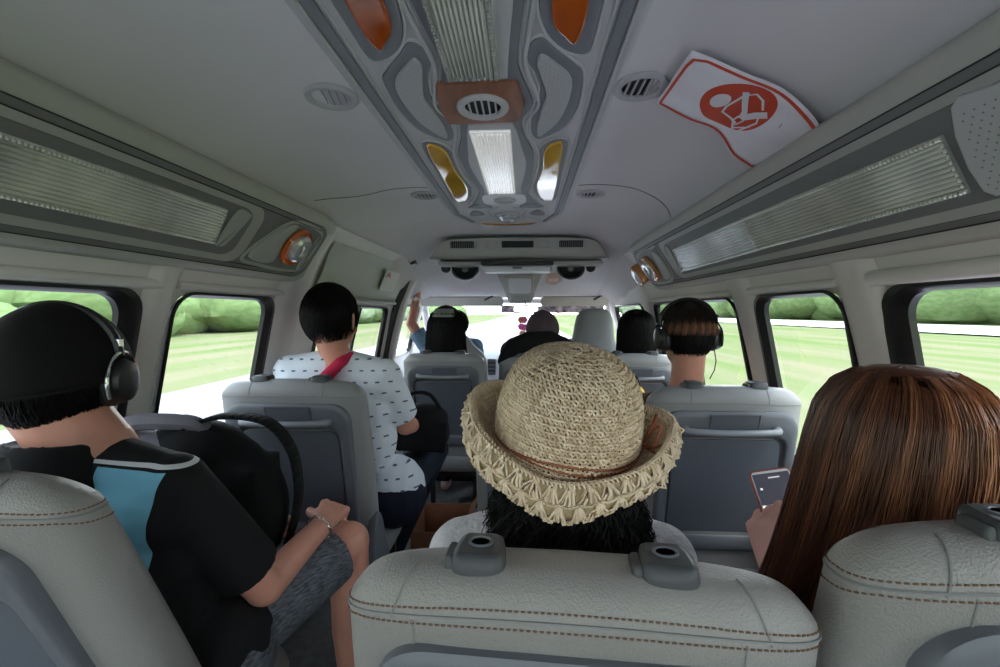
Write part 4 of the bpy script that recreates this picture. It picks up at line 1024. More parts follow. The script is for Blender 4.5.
def hand(b, w, d, n, side, curl=.6, s=1.0, spread=.0):
    """w wrist, d direction of the fingers, n back-of-hand normal, side +1/-1 where the thumb leaves; five fingers"""
    w, d, n = Vector(w), Vector(d).normalized(), Vector(n); n = (n - d * n.dot(d)).normalized(); t = d.cross(n) * side
    b.cap(w - d * .01, w + d * .02, .022 * s, .023 * s, 12)
    for k in np.linspace(-1, 1, 5):
        b.cap(w + d * .018 * s + t * k * .016 * s, w + d * .080 * s + t * k * .030 * s - n * .002, .0155 * s, .0115 * s, 10)
    for i, (k, L) in enumerate(((1, .070), (.36, .078), (-.30, .073), (-.92, .058))):
        p = w + d * .084 * s + t * k * .031 * s; dd = (d + t * k * spread).normalized(); a = 0; pts = [p - d * .01]
        for j, fr in enumerate((.45, .30, .25)):
            a += curl * (.75 if j == 0 else 1.0) * (1 + .08 * i)
            p = p + (dd * math.cos(a) - n * math.sin(a)) * L * fr * s; pts.append(p)
        b.limb(pts, [.0092 * s, .0085 * s, .0080 * s, .0068 * s], 10)
    p0 = w + d * .022 * s + t * .022 * s - n * .004
    p1 = p0 + (d * .6 + t * .75 - n * .25).normalized() * .038 * s; p2 = p1 + (d * .85 + t * .25 - n * (.25 + curl * .3)).normalized() * .030 * s; p3 = p2 + (d * .9 - t * .1 - n * (.2 + curl * .5)).normalized() * .024 * s
    b.limb([p0, p1, p2, p3], [.0145 * s, .0115 * s, .0098 * s, .0082 * s], 10)

def person(name, hc, yaw, pitch, P, skin, shirt, trous, label, hs=1.0, roll=0, shirt_n='shirt', sleeve=.75, leg_to='ankle', vox=.006, fat=1.0, neckr=.055, shoes=None, cuts=None):
    """P: joints dict. hc head centre"""
    root = empty('person', (P['pel'][0], P['pel'][1], 0), label=label, cat='person'); o = Vector(root.location)
    R = Euler((math.radians(pitch), math.radians(roll), math.radians(yaw))).to_matrix()
    J = {k: Vector(v) - o for k, v in P.items() if k not in ('hl', 'hr')}; hc = Vector(hc) - o
    b = B(); head_parts(b, hc, R, hs)
    ch = (J['sl'] + J['sr']) / 2; nb = ch + Vector((0, -.005, .045)); skull = hc + R @ Vector((0, -.022, -.045)) * hs
    b.limb([nb - Vector((0, 0, .05)), nb + Vector((0, 0, .01)), skull], [neckr * 1.15, neckr, neckr * .95], 18)
    ww = fat
    def torso(q, g):
        q.limb([J['pel'] + Vector((-.09, .02, .0)), J['pel'] + Vector((.09, .02, .0))], [.115 * ww + g] * 2)
        q.ell((J['pel'] * .55 + ch * .45), (.150 * ww + g, .105 * ww + g, .16 + g)); q.ell((J['pel'] * .28 + ch * .72) + Vector((0, 0, -.02)), (.165 * ww + g, .112 * ww + g, .15 + g))
        q.limb([J['sl'] * .80 + ch * .20 + Vector((0, 0, -.035)), J['sr'] * .80 + ch * .20 + Vector((0, 0, -.035))], [.072 * ww + g] * 2)
        q.limb([J['sl'], nb + Vector((-.03, 0, -.012)), nb + Vector((.03, 0, -.012)), J['sr']], [.052 * ww + g, .047 + g, .047 + g, .052 * ww + g])
    torso(b, -.014)
    ar = .046 * ww
    for k in 'lr':
        b.limb([J['s' + k], J['e' + k], J['w' + k]], [ar, ar * .84, .026], 16)
        if 'h' + k in P:
            hd = P['h' + k]; hand(b, J['w' + k], *hd)
        else: hand(b, J['w' + k], (J['w' + k] - J['e' + k]), (0, 0, 1), 1 if k == 'l' else -1)
        b.limb([J['h_' + k], J['k' + k]], [.075 * ww, .054], 18); b.limb([J['k' + k], J['k' + k] * .55 + J['a' + k] * .45 + Vector((0, -.012, 0)), J['a' + k]], [.052, .050, .034], 16)
        b.limb([J['a' + k] + Vector((0, -.02, -.03)), J['a' + k] + Vector((0, .06, -.045)), J['a' + k] + Vector((0, .14, -.055))], [.032, .032, .022], 12)
    body = b.obj('body', skin, root, remesh=vox, smit=4)
    face_bits(root, hc, R, hs)
    q = B(); torso(q, .008)
    for k in 'lr':
        s_, e_, w_ = J['s' + k], J['e' + k], J['w' + k]
        if sleeve <= 1: m_ = s_.lerp(e_, sleeve); q.cap(s_, m_, .062 * ww, .060 * ww, 18, flat1=True)
        else:
            q.limb([s_, e_], [.060 * ww, .050 * ww], 18); m_ = e_.lerp(w_, sleeve - 1); q.cap(e_, m_, .050 * ww, .038, 18, flat1=True)
    sh = q.obj(shirt_n, shirt, root, remesh=vox * 1.1, smit=6)
    q = B(); q.limb([J['pel'] + Vector((-.09, .02, -.02)), J['pel'] + Vector((.09, .02, -.02))], [.128 * ww] * 2)
    for k in 'lr':
        if leg_to == 'ankle':
            q.limb([J['h_' + k], J['k' + k], J['a' + k].lerp(J['k' + k], .08)], [.090 * ww, .066, .050], 18)
        else:
            m_ = J['h_' + k].lerp(J['k' + k], leg_to); q.cap(J['h_' + k], m_, .094 * ww, .074, 18, flat1=True)
    q.obj('trousers' if leg_to == 'ankle' else 'shorts', trous, root, remesh=vox * 1.2, smit=5)
    if shoes:
        for k in 'lr':
            q = B(); a = J['a' + k]; q.limb([a + Vector((0, -.03, -.045)), a + Vector((0, .06, -.05)), a + Vector((0, .15, -.055))], [.042, .045, .036], 14); q.obj('shoe', shoes, root, remesh=.008, smit=3)
    return root, o, R, hc, J
def seated(cx, y, sw=.165, pz=.56, shz=.97, lean=0, kn=.42, arm='lap', kz=.53, az=.09, dx=0):
    """default sitting joints: back against the seat at y, facing +y"""
    y += .09; kn -= .03
    P = dict(pel=(cx, y + .20, pz), sl=(cx - sw + dx, y + .11 + lean, shz), sr=(cx + sw + dx, y + .11 + lean, shz),
             h_l=(cx - .09, y + .22, pz - .01), h_r=(cx + .09, y + .22, pz - .01), kl=(cx - .12, y + .22 + kn, kz), kr=(cx + .12, y + .22 + kn, kz),
             al=(cx - .11, y + .20 + kn, az), ar=(cx + .11, y + .20 + kn, az),
             el=(cx - sw - .015, y + .20, .73), er=(cx + sw + .015, y + .20, .73), wl=(cx - .10, y + .40, .68), wr=(cx + .10, y + .40, .68),
             hl=((.5, .8, -.15), (0, .1, 1), 1, .4), hr=((-.5, .8, -.15), (0, .1, 1), -1, .4))
    return P

# ---- hair helpers
def dome_dir(az, el): return np.array([math.cos(el) * math.cos(az), math.cos(el) * math.sin(az), math.sin(el)])
def short_hair(root, hc, R, s, base, hm, n=2600, L=.05, keep=None, rad=(.082, .102, .093), flow=None, r=.0009, jit=.35, seed=3):
    """cap of short hair: a base shell following the skull and strands combed down and back over it"""
    rg = np.random.default_rng(seed); Rm = np.array(R); hc = np.array(hc)
    if keep is None:
        keep = lambda d: (d[1] < .55 and d[2] > -.62 + max(0, d[1] + .2) * 1.1) if d[1] > -.35 else d[2] > -.66
    rad = np.array(rad) * s; off = np.array([0, -.008, .010]) * s
    b = B(); n1, n2 = 56, 36; idx = {}; vs_, fs = [], []
    for i in range(n2 + 1):
        el = -PI / 2 + PI * i / n2
        for j in range(n1):
            d = dome_dir(2 * PI * j / n1, el); idx[i, j] = len(vs_); vs_.append(tuple(hc + Rm @ (off + d * rad * .965)))
    for i in range(n2):
        for j in range(n1):
            d = dome_dir(2 * PI * (j + .5) / n1, -PI / 2 + PI * (i + .5) / n2)
            if keep(d): fs.append((idx[i, j], idx[i, (j + 1) % n1], idx[i + 1, (j + 1) % n1], idx[i + 1, j]))
    b.add(vs_, fs); o = b.obj('hair', base, root, fix=False, solid=.004)
    pa = []; tries = 0
    while len(pa) < n and tries < n * 12:
        tries += 1; d = rg.normal(size=3); d /= np.linalg.norm(d)
        if not keep(d): continue
        dn = np.array(flow(d) if flow else (d[0] * .3, -.35 if d[2] > .3 else .0, -1.0)); dn = dn + rg.normal(size=3) * jit * .5
        p = d.copy(); K = 6; path = []; l = L * s * rg.uniform(.6, 1.2); st = l / K / rad.mean()
        for k in range(K):
            path.append(hc + Rm @ (off + p * rad * (1.0 - .02 + .035 * k / K + rg.uniform(0, .02))))
            tdir = dn - p * dn.dot(p); tdir /= np.linalg.norm(tdir) + 1e-6; p = p + tdir * st; p /= np.linalg.norm(p)
        pa.append(path)
    strands('hair_strands', pa, hm, o, r * s); return o
def long_hair(root, hc, R, prof, base, hm, n=3000, zend=-.33, r=.0009, crown=(0, -.01), gap=48, seed=5, wave=0, front=None, rnd=None, sweep=(0, 0), wfreq=18, sway=.0):
    """prof: list of (z, half width x, half depth y) from the crown down, in head space, falling hair"""
    rg = np.random.default_rng(seed); Rm = np.array(R); hc = np.array(hc); zs = [p[0] for p in prof][::-1]; ax = [p[1] for p in prof][::-1]; ay = [p[2] for p in prof][::-1]
    K = 22; pa = []; rn = []
    def at_(z, az, k=1.0):
        a = np.interp(z, zs, ax) * k; c_ = np.interp(z, zs, ay) * k; t = max(0, (zs[-1] - z) / (zs[-1] - zs[0]))
        return np.array([crown[0] * (1 - t) + a * math.cos(az) + sweep[0] * t ** 2, crown[1] * (1 - t) - .015 + c_ * math.sin(az) + sweep[1] * t ** 2, z])
    def okaz(az, z): 
        g = math.radians(gap); dd = abs((az - PI / 2 + PI) % (2 * PI) - PI); return dd > g or z > zs[-1] - .035
    # base shell
    b = B(); n1 = 60; zz = list(zs[-1] - (zs[-1] - zs[0]) * np.linspace(0, 1, 34) ** 1.4); vs_ = [tuple(hc + Rm @ at_(z, 2 * PI * j / n1, .93)) for z in zz for j in range(n1)]
    fs = [(i * n1 + j, i * n1 + (j + 1) % n1, (i + 1) * n1 + (j + 1) % n1, (i + 1) * n1 + j) for i in range(33) for j in range(n1) if okaz(2 * PI * (j + .5) / n1, zz[i])]
    b.add(vs_, fs); o = b.obj('hair', base, root, fix=False, solid=.004)
    for q in range(n):
        az = rg.uniform(0, 2 * PI)
        if not okaz(az, -1): az = PI / 2 + math.copysign(math.radians(gap) * rg.uniform(1, 1.15), az - PI / 2) if abs(az - PI / 2) < PI else az
        z1 = zs[0] + abs(rg.normal()) * .035; kk = .95 + .08 * rg.random(); ph = rg.uniform(0, 6.28); am = wave * rg.uniform(.4, 1.3)
        z0 = zs[-1] - (0 if rg.random() < .6 else rg.uniform(0, .12)); daz = rg.normal() * .05 + sway
        path = []
        for k in range(K):
            t = k / (K - 1); z = z0 + (z1 - z0) * t ** 1.25; u = at_(z, az + daz * t, kk + .015 * math.sin(ph + 9 * t))
            if am: u = u + np.array([math.sin(ph + t * wfreq) * am, math.cos(ph * 1.7 + t * wfreq * .9) * am, 0]) * min(1, t * 2)
            path.append(hc + Rm @ u)
        pa.append(path); rn.append(rnd(az, rg) if rnd else rg.random())
    strands('hair_strands', pa, hm, o, r, rn); return o
def ear_cups(hc, R, s, ox, label, silver=True, band=True, under_cap=0.0, world=Vector((0, 0, 0))):
    """headphones: band over the head and two cups"""
    r_ = empty('headphones', world + Vector(hc), label=label, cat='headphones'); L = lambda x, y, z: R @ (Vector((x, y, z)) * s)
    for k in (-1, 1):
        X = R @ Vector((k, 0, 0)); Y = R @ Vector((0, 1, 0)); Z = R @ Vector((0, 0, 1)); c = L(k * ox, -.008, -.004)
        f = lambda u, v, h: tuple(c + Y * u + Z * v * 1.18 + X * h)
        b = B(); b.lathe([(.030, -.014), (.036, -.012), (.037, .002), (.034, .006), (.0335, .012), (.029, .024), (.02, .027), (0, .028)], f, 30); cu = b.obj('ear_cup', M['black'], r_)
        b = B(); b.tube([tuple(c + Y * (.041 * math.cos(a)) + Z * (.050 * math.sin(a)) + X * (.014)) for a in np.linspace(-.5, PI + .5, 24)], .0034, 8); b.obj('yoke', M['chrome'] if silver else M['rubber'], cu)
    b = B(); pts = [L((ox + .012) * math.cos(a), -.008, .045 + (.066 + under_cap) * math.sin(a)) for a in np.linspace(0, PI, 26)]
    b.tube(pts, .008, 8); b.obj('headband', M['rubber'], r_)
    for k in (-1, 1):
        b = B(); b.tube([L(k * (ox + .012), -.008, .05), L(k * (ox + .013), -.008, .075)], .0062, 8); b.obj('slider', M['chrome'] if silver else M['rubber'], r_)
    return r_
def fabric(name, c, **k): return mat(name, c, .85, noise=k.pop('noise', .1), nscale=k.pop('nscale', 8), bump=.25, bscale=700, spec=.25, **k)
mblk = fabric('black_jersey', (.010, .010, .011)); mdark = fabric('dark_trousers', (.012, .016, .03))

# ---------------------------------------------------------------- 1: passenger in black and blue, lower left
P = seated(-.62, .52, shz=.985)
P.update(sl=(-.805, .735, .925), sr=(-.525, .725, .920), er=(-.445, .86, .665), wr=(-.415, 1.06, .700), el=(-.80, .86, .74), wl=(-.62, 1.04, .70),
         h_l=(-.72, .84, .55), h_r=(-.54, .84, .55), pel=(-.63, .80, .56), kl=(-.68, 1.14, .60), kr=(-.385, 1.14, .612), al=(-.68, 1.16, .10), ar=(-.375, 1.16, .10),
         hr=((-.05, .95, .12), (.35, -.1, 1), -1, .75), hl=((.6, .7, 0), (0, 0, 1), 1, .6))
mshort = fabric('heather_grey_shorts', (.16, .17, .19), col2=(.055, .06, .07), nscale=60, stretch=(1, 1, 5))
root, o, R, hc, J = person('person', (-.712, .725, 1.105), 14, 2, P, M['skin'], mblk, mshort, 'person at lower left in black cap and black and light blue jersey, backpack on lap', leg_to=.86, vox=.0045, sleeve=.80, fat=.98, neckr=.066)
short_hair(root, hc, R, 1.05, M['hairbase'], M['hairblack'], n=2600, L=.03, jit=.3, keep=lambda d: d[2] > -.72 + max(0, d[1] + .15) * 1.6 and d[1] < .5)
# cap
def cap_obj(hc, R, s, world, label, m, low=-.12, brim=1, tall=1.0):
    r_ = empty('cap', world + Vector(hc), label=label, cat='cap')
    def fn(u, v):
        az = 2 * PI * u; el = low + (PI / 2 - low) * v - .12 * math.sin(az) * (1 - v) * -1
        return R @ (Vector((.089 * math.cos(el) * math.cos(az), .112 * math.cos(el) * math.sin(az) - .008, .012 + .104 * tall * math.sin(el))) * s)
    b = B(); b.grid(fn, 48, 18, True); c_ = b.obj('crown', m, r_, solid=.004, fix=False)
    b = B(); b.tube([fn(u, 0) for u in np.linspace(0, 1, 48, endpoint=False)], .0035, 6, closed=True)
    for k in range(3):
        b.tube([fn((k / 3 * .5 + .0) % 1, v) for v in np.linspace(0, 1, 14)] , .0012, 5); b.tube([fn((k / 3 * .5 + .5) % 1, v) for v in np.linspace(0, 1, 14)], .0012, 5)
    b.ell(fn(0, 1), (.006, .006, .004)); b.obj('seam', m, r_)
    if brim:
        b = B()
        def fb(u, v):
            az = PI * (.18 + .64 * u); e = fn(az / (2 * PI), 0); d = R @ Vector((math.cos(az) * .5, math.sin(az), -.18 - .1 * math.cos((u - .5) * 3) * 0)); return Vector(e) + d * .068 * v * s * (1 - (2 * u - 1) ** 4)
        b.grid(fb, 20, 6); b.obj('brim', m, r_, solid=.003, fix=False)
    return r_
cap_obj(hc, R, 1.03, o, 'black cap on the passenger at lower left', fabric('cap_black', (.006, .006, .006)), low=-.05, tall=1.1, brim=0)
ear_cups(hc, R, .92, .087, 'black headphones with silver yokes on the passenger in the black cap', under_cap=.028, world=o)
# blue panels, collar, piping of the jersey: thin cloth shells following the shirt
def mth(t, op, a, b_=None):
    n = t.nodes.new('ShaderNodeMath'); n.operation = op
    for i, v in enumerate((a, b_)):
        if v is None: continue
        if isinstance(v, (int, float)): n.inputs[i].default_value = v
        else: t.links.new(v, n.inputs[i])
    return n.outputs[0]
mj = fabric('black_and_blue_jersey', (.010, .010, .011)); t = mj.node_tree; p_ = t.nodes['Principled BSDF']
c = t.nodes.new('ShaderNodeTexCoord'); sp_ = t.nodes.new('ShaderNodeSeparateXYZ'); t.links.new(c.outputs['Object'], sp_.inputs[0])
X_ = mth(t, 'ADD', sp_.outputs['X'], o.x); Z_ = mth(t, 'ADD', sp_.outputs['Z'], o.z)
dxc = mth(t, 'ABSOLUTE', mth(t, 'ADD', X_, .660))
inn_ = mth(t, 'GREATER_THAN', dxc, mth(t, 'ADD', .050, mth(t, 'MULTIPLY', mth(t, 'SUBTRACT', .96, Z_), -.25)))
out_ = mth(t, 'LESS_THAN', dxc, mth(t, 'SUBTRACT', .160, mth(t, 'MULTIPLY', mth(t, 'SUBTRACT', .97, Z_), .16)))
bk_ = mth(t, 'LESS_THAN', sp_.outputs['Y'], .80 - o.y); lo_ = mth(t, 'GREATER_THAN', Z_, .80); hi_ = mth(t, 'LESS_THAN', Z_, mth(t, 'SUBTRACT', .978, mth(t, 'MULTIPLY', dxc, .12)))
mk = mth(t, 'MULTIPLY', mth(t, 'MULTIPLY', mth(t, 'MULTIPLY', inn_, out_), bk_), mth(t, 'MULTIPLY', lo_, hi_))
mx = t.nodes.new('ShaderNodeMix'); mx.data_type = 'RGBA'; mx.inputs[6].default_value = (.010, .010, .011, 1); mx.inputs[7].default_value = (.20, .50, .66, 1)
t.links.new(mk, mx.inputs[0])
pz = mth(t, 'ABSOLUTE', mth(t, 'SUBTRACT', Z_, mth(t, 'SUBTRACT', .985, mth(t, 'MULTIPLY', dxc, .12)))); pip = mth(t, 'MULTIPLY', mth(t, 'MULTIPLY', mth(t, 'LESS_THAN', pz, .0028), bk_), mth(t, 'GREATER_THAN', dxc, .04))
mx3 = t.nodes.new('ShaderNodeMix'); mx3.data_type = 'RGBA'; mx3.inputs[7].default_value = (.7, .7, .72, 1); t.links.new(mx.outputs[2], mx3.inputs[6]); t.links.new(pip, mx3.inputs[0])
t.links.new(mx3.outputs[2], p_.inputs['Base Color'])
[ch for ch in root.children if ch.name.startswith('shirt')][0].data.materials[0] = mj
q = B(); nk = (J['sl'] + J['sr']) / 2 + Vector((-.022, -.008, .080))
q.lathe([(.075, -.08), (.108, -.07), (.099, -.035), (.090, -.010), (.083, .012), (.078, .016), (.074, .008)], lambda u, v, h: nk + Vector((u - .012, v * .95 - .006, h - .014 - .12 * v)), 36)
q.obj('collar', mblk, root, remesh=.004, smit=3)
# hem slit in blue
# bracelet
bc = empty('bracelet', (-.415, 1.035, .700), label='silver chain bracelet on the wrist of the passenger at lower left', cat='bracelet'); b = B()
ax_ = (Vector(P['wr']) - Vector(P['er'])).normalized(); e1 = ax_.orthogonal().normalized(); e2 = ax_.cross(e1)
for i in range(22):
    a = 2 * PI * i / 22; c = e1 * math.cos(a) * .030 + e2 * math.sin(a) * .030; t_ = -e1 * math.sin(a) + e2 * math.cos(a); n_ = c.normalized() if i % 2 else ax_
    b.tube([c + (t_ * math.cos(x) * .0062 + n_ * math.sin(x) * .0034) for x in np.linspace(0, 2 * PI, 10, endpoint=False)], .0013, 5, closed=True)
b.obj('chain', M['chrome'], bc); 
# backpack on the lap
bp_ = empty('backpack', (-.67, 1.01, .65), rz=.12, label='black backpack with grey top handle on the lap at lower left', cat='backpack')
mbag = fabric('bag_black', (.008, .008, .009)); mbg = fabric('bag_grey', (.20, .19, .22), noise=.3)
b = B(); b.ell((0, .0, .13), (.165, .10, .17)); b.box((0, .0, .10), (.28, .15, .24)); b.ell((-.02, -.01, .245), (.12, .085, .075)); b.ell((.12, .0, .10), (.06, .08, .12)); b.obj('bag_body', mbag, bp_, remesh=.010, smit=8)
b = B(); b.ell((-.09, -.04, .262), (.105, .055, .038), rot=(0, .15, 0)); b.limb([(-.17, -.05, .24), (.03, -.03, .285)], [.03, .02]); b.obj('top_flap', mbg, bp_, remesh=.008, smit=6)
b = B(); hpp = cat([(-.17, -.06, .255), (-.165, -.065, .300), (-.12, -.06, .325), (-.05, -.05, .325), (.0, -.04, .315), (.02, -.03, .285)], 5, False)
b.tube(hpp, .019, 8); b.obj('top_handle', mbg, bp_)
b = B(); sp = cat([(-.02, -.04, .31), (.05, -.02, .33), (.14, .0, .31), (.19, .01, .24), (.205, .01, .15), (.20, .0, .08), (.185, -.01, .02)], 6, False)
for k_ in range(len(sp) - 1):
    p, q_ = Vector(sp[k_]), Vector(sp[k_ + 1]); t_ = (q_ - p).normalized(); n_ = Vector((0, 1, 0))
    b.add([p + n_ * .02, p - n_ * .02, q_ - n_ * .02, q_ + n_ * .02], [(0, 1, 2, 3)])
b.obj('shoulder_strap', mbag, bp_, solid=.009, fix=False)

# ---------------------------------------------------------------- 2: woman with the straw hat, middle
P = seated(.135, .49, shz=.925)
P.update(sl=(-.005, .62, .875), sr=(.265, .62, .875), wl=(.02, .92, .68), wr=(.24, .92, .68), el=(-.06, .72, .64), er=(.32, .72, .64))
mlace = mat('white_lace', (.72, .70, .74), .85, noise=.18, nscale=60, bump=.8, bscale=160, voro=True)
root, o, R, hc, J = person('person', (.137, .635, 1.035), 4, 3, P, M['skinlight'], mlace, mdark, 'person in the middle with curly black hair and white lace top under the straw hat', shirt_n='lace_top', vox=.005, sleeve=.8, fat=.86, neckr=.046)
hp2 = [(.06, .0, .0), (.045, .05, .05), (.0, .075, .078), (-.05, .088, .088), (-.12, .108, .112), (-.20, .112, .115), (-.26, .105, .11)]
long_hair(root, hc, Matrix.Identity(3), hp2, M['hairbase'], M['hairblack'], n=2600, r=.0008, wave=.010, gap=45, wfreq=26, seed=11)

# straw hat
hat = empty('straw_hat', (.138, .618, 1.062), label='crocheted straw sun hat with a wavy brim and brown leather cord', cat='hat')
HR = Euler((math.radians(11), math.radians(7), math.radians(-6))).to_matrix()   # tilts back towards the seat behind
mstraw = hair_mat('straw', (.62, .45, .29), (.92, .75, .56), .65, .3); mstraw2 = mat('straw_shadow', (.52, .38, .22), .8, noise=.2, nscale=60, bump=.5, bscale=500)  # darker straw copy puts the shade under the stitches into its colour
prof = cat([(.0, .118), (.03, .1165), (.058, .108), (.080, .090), (.094, .062), (.1005, .030), (.103, .0), (.104, -.018)], 8, False)
pl = [0]
for p, q_ in zip(prof, prof[1:]): pl.append(pl[-1] + math.hypot(q_[0] - p[0], q_[1] - p[1]))
def crown_at(L_, th, off=0):
    x = np.interp(L_, pl, [p[0] for p in prof]); z = np.interp(L_, pl, [p[1] for p in prof])
    x2 = np.interp(L_ + .004, pl, [p[0] for p in prof]); z2 = np.interp(L_ + .004, pl, [p[1] for p in prof])
    t = np.array([x2 - x, z2 - z]); t = t / (np.linalg.norm(t) + 1e-9); nx_, nz = -t[1], t[0]
    r_ = x + nx_ * off
    return np.array([r_ * math.cos(th), r_ * 1.06 * math.sin(th), z + nz * off])
def brim_r(th, t):
    """t 0 crown edge, .5 fold ridge, 1 rim; th measured round the hat, -90 deg is the back"""
    side = abs(math.cos(th)); back = max(0, -math.sin(th)); wv = .5 + .5 * math.sin(5 * th + .8)
    rid = .134 + .010 * side - .012 * back + .003 * wv; zr = -.010 + .034 * side ** 2 + .006 * wv - .006 * back
    rim = rid + .012 - .006 * side + .004 * back; zrim = zr - .036 - .004 * math.sin(7 * th)
    if math.cos(th) > .3: k = min(1, (math.cos(th) - .3) / .4); zrim += .012 * k
    if t < .5:
        a = t / .5; return .104 + (rid - .104) * a, -.018 + (zr + .018) * (a ** 1.2) - .010 * math.sin(PI * a)
    a = (t - .5) / .5; return rid + (rim - rid) * math.sin(a * PI / 2) + .004 * math.sin(a * PI), zr + .004 * math.sin(min(1, a * 4) * PI) + (zrim - zr) * a
def brim_at(th, t, off=0):
    r_, z = brim_r(th, t); r2, z2 = brim_r(th, min(1, t + .02)); d = np.array([r2 - r_, z2 - z]); d /= np.linalg.norm(d) + 1e-9
    r_ += d[1] * -off; z += d[0] * off
    return np.array([r_ * math.cos(th), r_ * 1.06 * math.sin(th), z])
Hm = np.array(HR) * .93; segs = []; rn = []
def stitch_path(pts, w_): segs.append([Hm @ p for p in pts]); rn.append(w_)
rg = np.random.default_rng(2); Lc = pl[-1]; pitch_ = .0088; row = 0; L_ = .006
while L_ < Lc - .004:
    rad_ = max(np.interp(L_, pl, [p[0] for p in prof]), .004); n_ = max(6, int(2 * PI * rad_ / .0062)); ph = rg.uniform(0, 1)
    for i in range(n_):
        th = 2 * PI * (i + ph) / n_; dt = .0035 / rad_; lb = L_ + pitch_ * i / n_; j_ = rg.normal(size=4) * .0009
        v_ = rg.random()
        # each stitch: a slanted pair and the head loop of the row
        stitch_path([crown_at(lb + j_[0], th - dt * 1.1, .0006), crown_at(lb + .0025, th - dt * .7, .0030 + j_[1]), crown_at(lb + .0055, th - dt * .15, .0026), crown_at(lb + .0085 + j_[2], th + dt * .15, .0)], v_)
        stitch_path([crown_at(lb + j_[2], th + dt * 1.0, .0006), crown_at(lb + .0022, th + dt * .8, .0028), crown_at(lb + .0055, th + dt * .5 + j_[3] / rad_, .0022), crown_at(lb + .009, th + dt * .05, -.0006)], v_ * .8 + .1)
        stitch_path([crown_at(lb + .001, th - dt * 1.2, .0012), crown_at(lb - .0005 + j_[1], th - dt * .4, .0034), crown_at(lb + .0006, th + dt * .5, .0034), crown_at(lb + .0018, th + dt * 1.2, .0010)], min(1, v_ + .15))
    L_ += pitch_; row += 1
strands('crown_stitches', segs, mstraw, hat, .00168, rn, taper=False).name = 'crown'
segs, rn = [], []
# brim inner rows (lace of small loops)
for row in range(5):
    t0 = .02 + row * .095; n_ = int(2 * PI * (.108 + .007 * row) / .0065)
    for i in range(n_):
        th = 2 * PI * (i + .5 * (row % 2)) / n_; dt = .0036 / .11; v_ = rg.random() * .6
        stitch_path([brim_at(th - dt, t0, .001), brim_at(th - dt * .4, t0 + .03, .003), brim_at(th, t0 + .07, .002), brim_at(th + dt * .3, t0 + .105, 0)], v_)
        stitch_path([brim_at(th + dt, t0, .001), brim_at(th + dt * .8, t0 + .03, .0025), brim_at(th + dt * .3, t0 + .07, .002), brim_at(th, t0 + .105, 0)], v_)
        stitch_path([brim_at(th - dt * 1.3, t0 + .01, .001), brim_at(th - dt * .4, t0, .003), brim_at(th + dt * .5, t0, .003), brim_at(th + dt * 1.3, t0 + .01, .001)], v_ + .2)
# outer hanging band: shell fans and scalloped edge
nf = 38
for band, (ta, tb) in enumerate(((.50, .74), (.72, 1.0))):
    for i in range(nf):
        th0 = 2 * PI * (i + .5 * band) / nf; v0 = rg.random() * .3 + .4
        for k in range(9):
            u = (k - 4) / 4; th1 = th0 + u * (PI / nf) * .98; te = tb - .035 * u * u
            j_ = rg.normal() * .003; th1 += rg.normal() * .012
            for dd in (0, .25): stitch_path([brim_at(th0 + u * .010 + dd * .004, ta, .001), brim_at(th0 + u * .032 + dd * .008, ta + (te - ta) * .35, .0030), brim_at(th0 + (th1 - th0) * .72 + dd * .010, ta + (te - ta) * .7, .0025 + j_), brim_at(th1 + dd * .010, te, .001)], min(1, v0 + rg.random() * .4))
        for k in range(10):
            u = (k - 4.5) / 4.5; a_ = th0 + u * PI / nf; stitch_path([brim_at(a_ - .012, tb - .035 * u * u, .000), brim_at(a_ - .004, tb - .035 * u * u + .02, .004), brim_at(a_ + .006, tb - .035 * u * u + .01, .004), brim_at(a_ + .012, tb - .035 * u * u - .01, .001)], rg.random() * .4 + .5)
for t0 in (.47, .50, .53):
    n_ = 150
    for i in range(n_):
        th = 2 * PI * i / n_; stitch_path([brim_at(th - .02, t0 - .02, .001), brim_at(th - .006, t0, .004), brim_at(th + .01, t0 + .01, .004), brim_at(th + .022, t0 + .035, .001)], rg.random() * .5 + .4)
strands('brim', segs, mstraw, hat, .00150, rn, taper=False)
b = B(); b.grid(lambda u, v: tuple(Hm @ brim_at(2 * PI * u, v * .97, -.0012)), 96, 16, True); b.obj('brim_lining', mstraw2, hat, solid=.0012, fix=False)
b = B(); b.grid(lambda u, v: tuple(Hm @ crown_at(Lc * .42 * v + .001, 2 * PI * u, -.003)), 48, 12, True); b.obj('crown_lining', mstraw2, hat, solid=.001, fix=False)
mcord = mat('brown_leather_cord', (.26, .075, .03), .5)
b = B()
b.tube([tuple(Hm @ np.array([.1065 * math.cos(a), .1065 * 1.06 * math.sin(a), -.004 + .004 * math.sin(a * 3)])) for a in np.linspace(0, 2 * PI, 60, endpoint=False)], .0019, 6, closed=True)
b.tube([tuple(Hm @ np.array([.1065 * math.cos(a), .1065 * 1.06 * math.sin(a), -.009 + .003 * math.sin(a * 2)])) for a in np.linspace(0, 2 * PI, 60, endpoint=False)], .0019, 6, closed=True)
for pth in ([(.108, -.01, -.004), (.118, -.022, .028), (.122, -.036, .038), (.118, -.040, .018), (.108, -.02, -.004)], [(.108, -.01, -.004), (.122, .0, .030), (.124, .014, .034), (.118, .01, .01), (.108, -.01, -.004)],
            [(.108, -.012, -.004), (.120, -.03, .004), (.136, -.034, .018), (.142, -.03, .026)], [(.108, -.012, -.004), (.122, -.040, .0), (.134, -.052, -.004), (.140, -.055, .0)]):
    b.tube([tuple(Hm @ np.array(p)) for p in cat(pth, 6, False)], .0018, 6)
b.obj('leather_cord', mcord, hat)

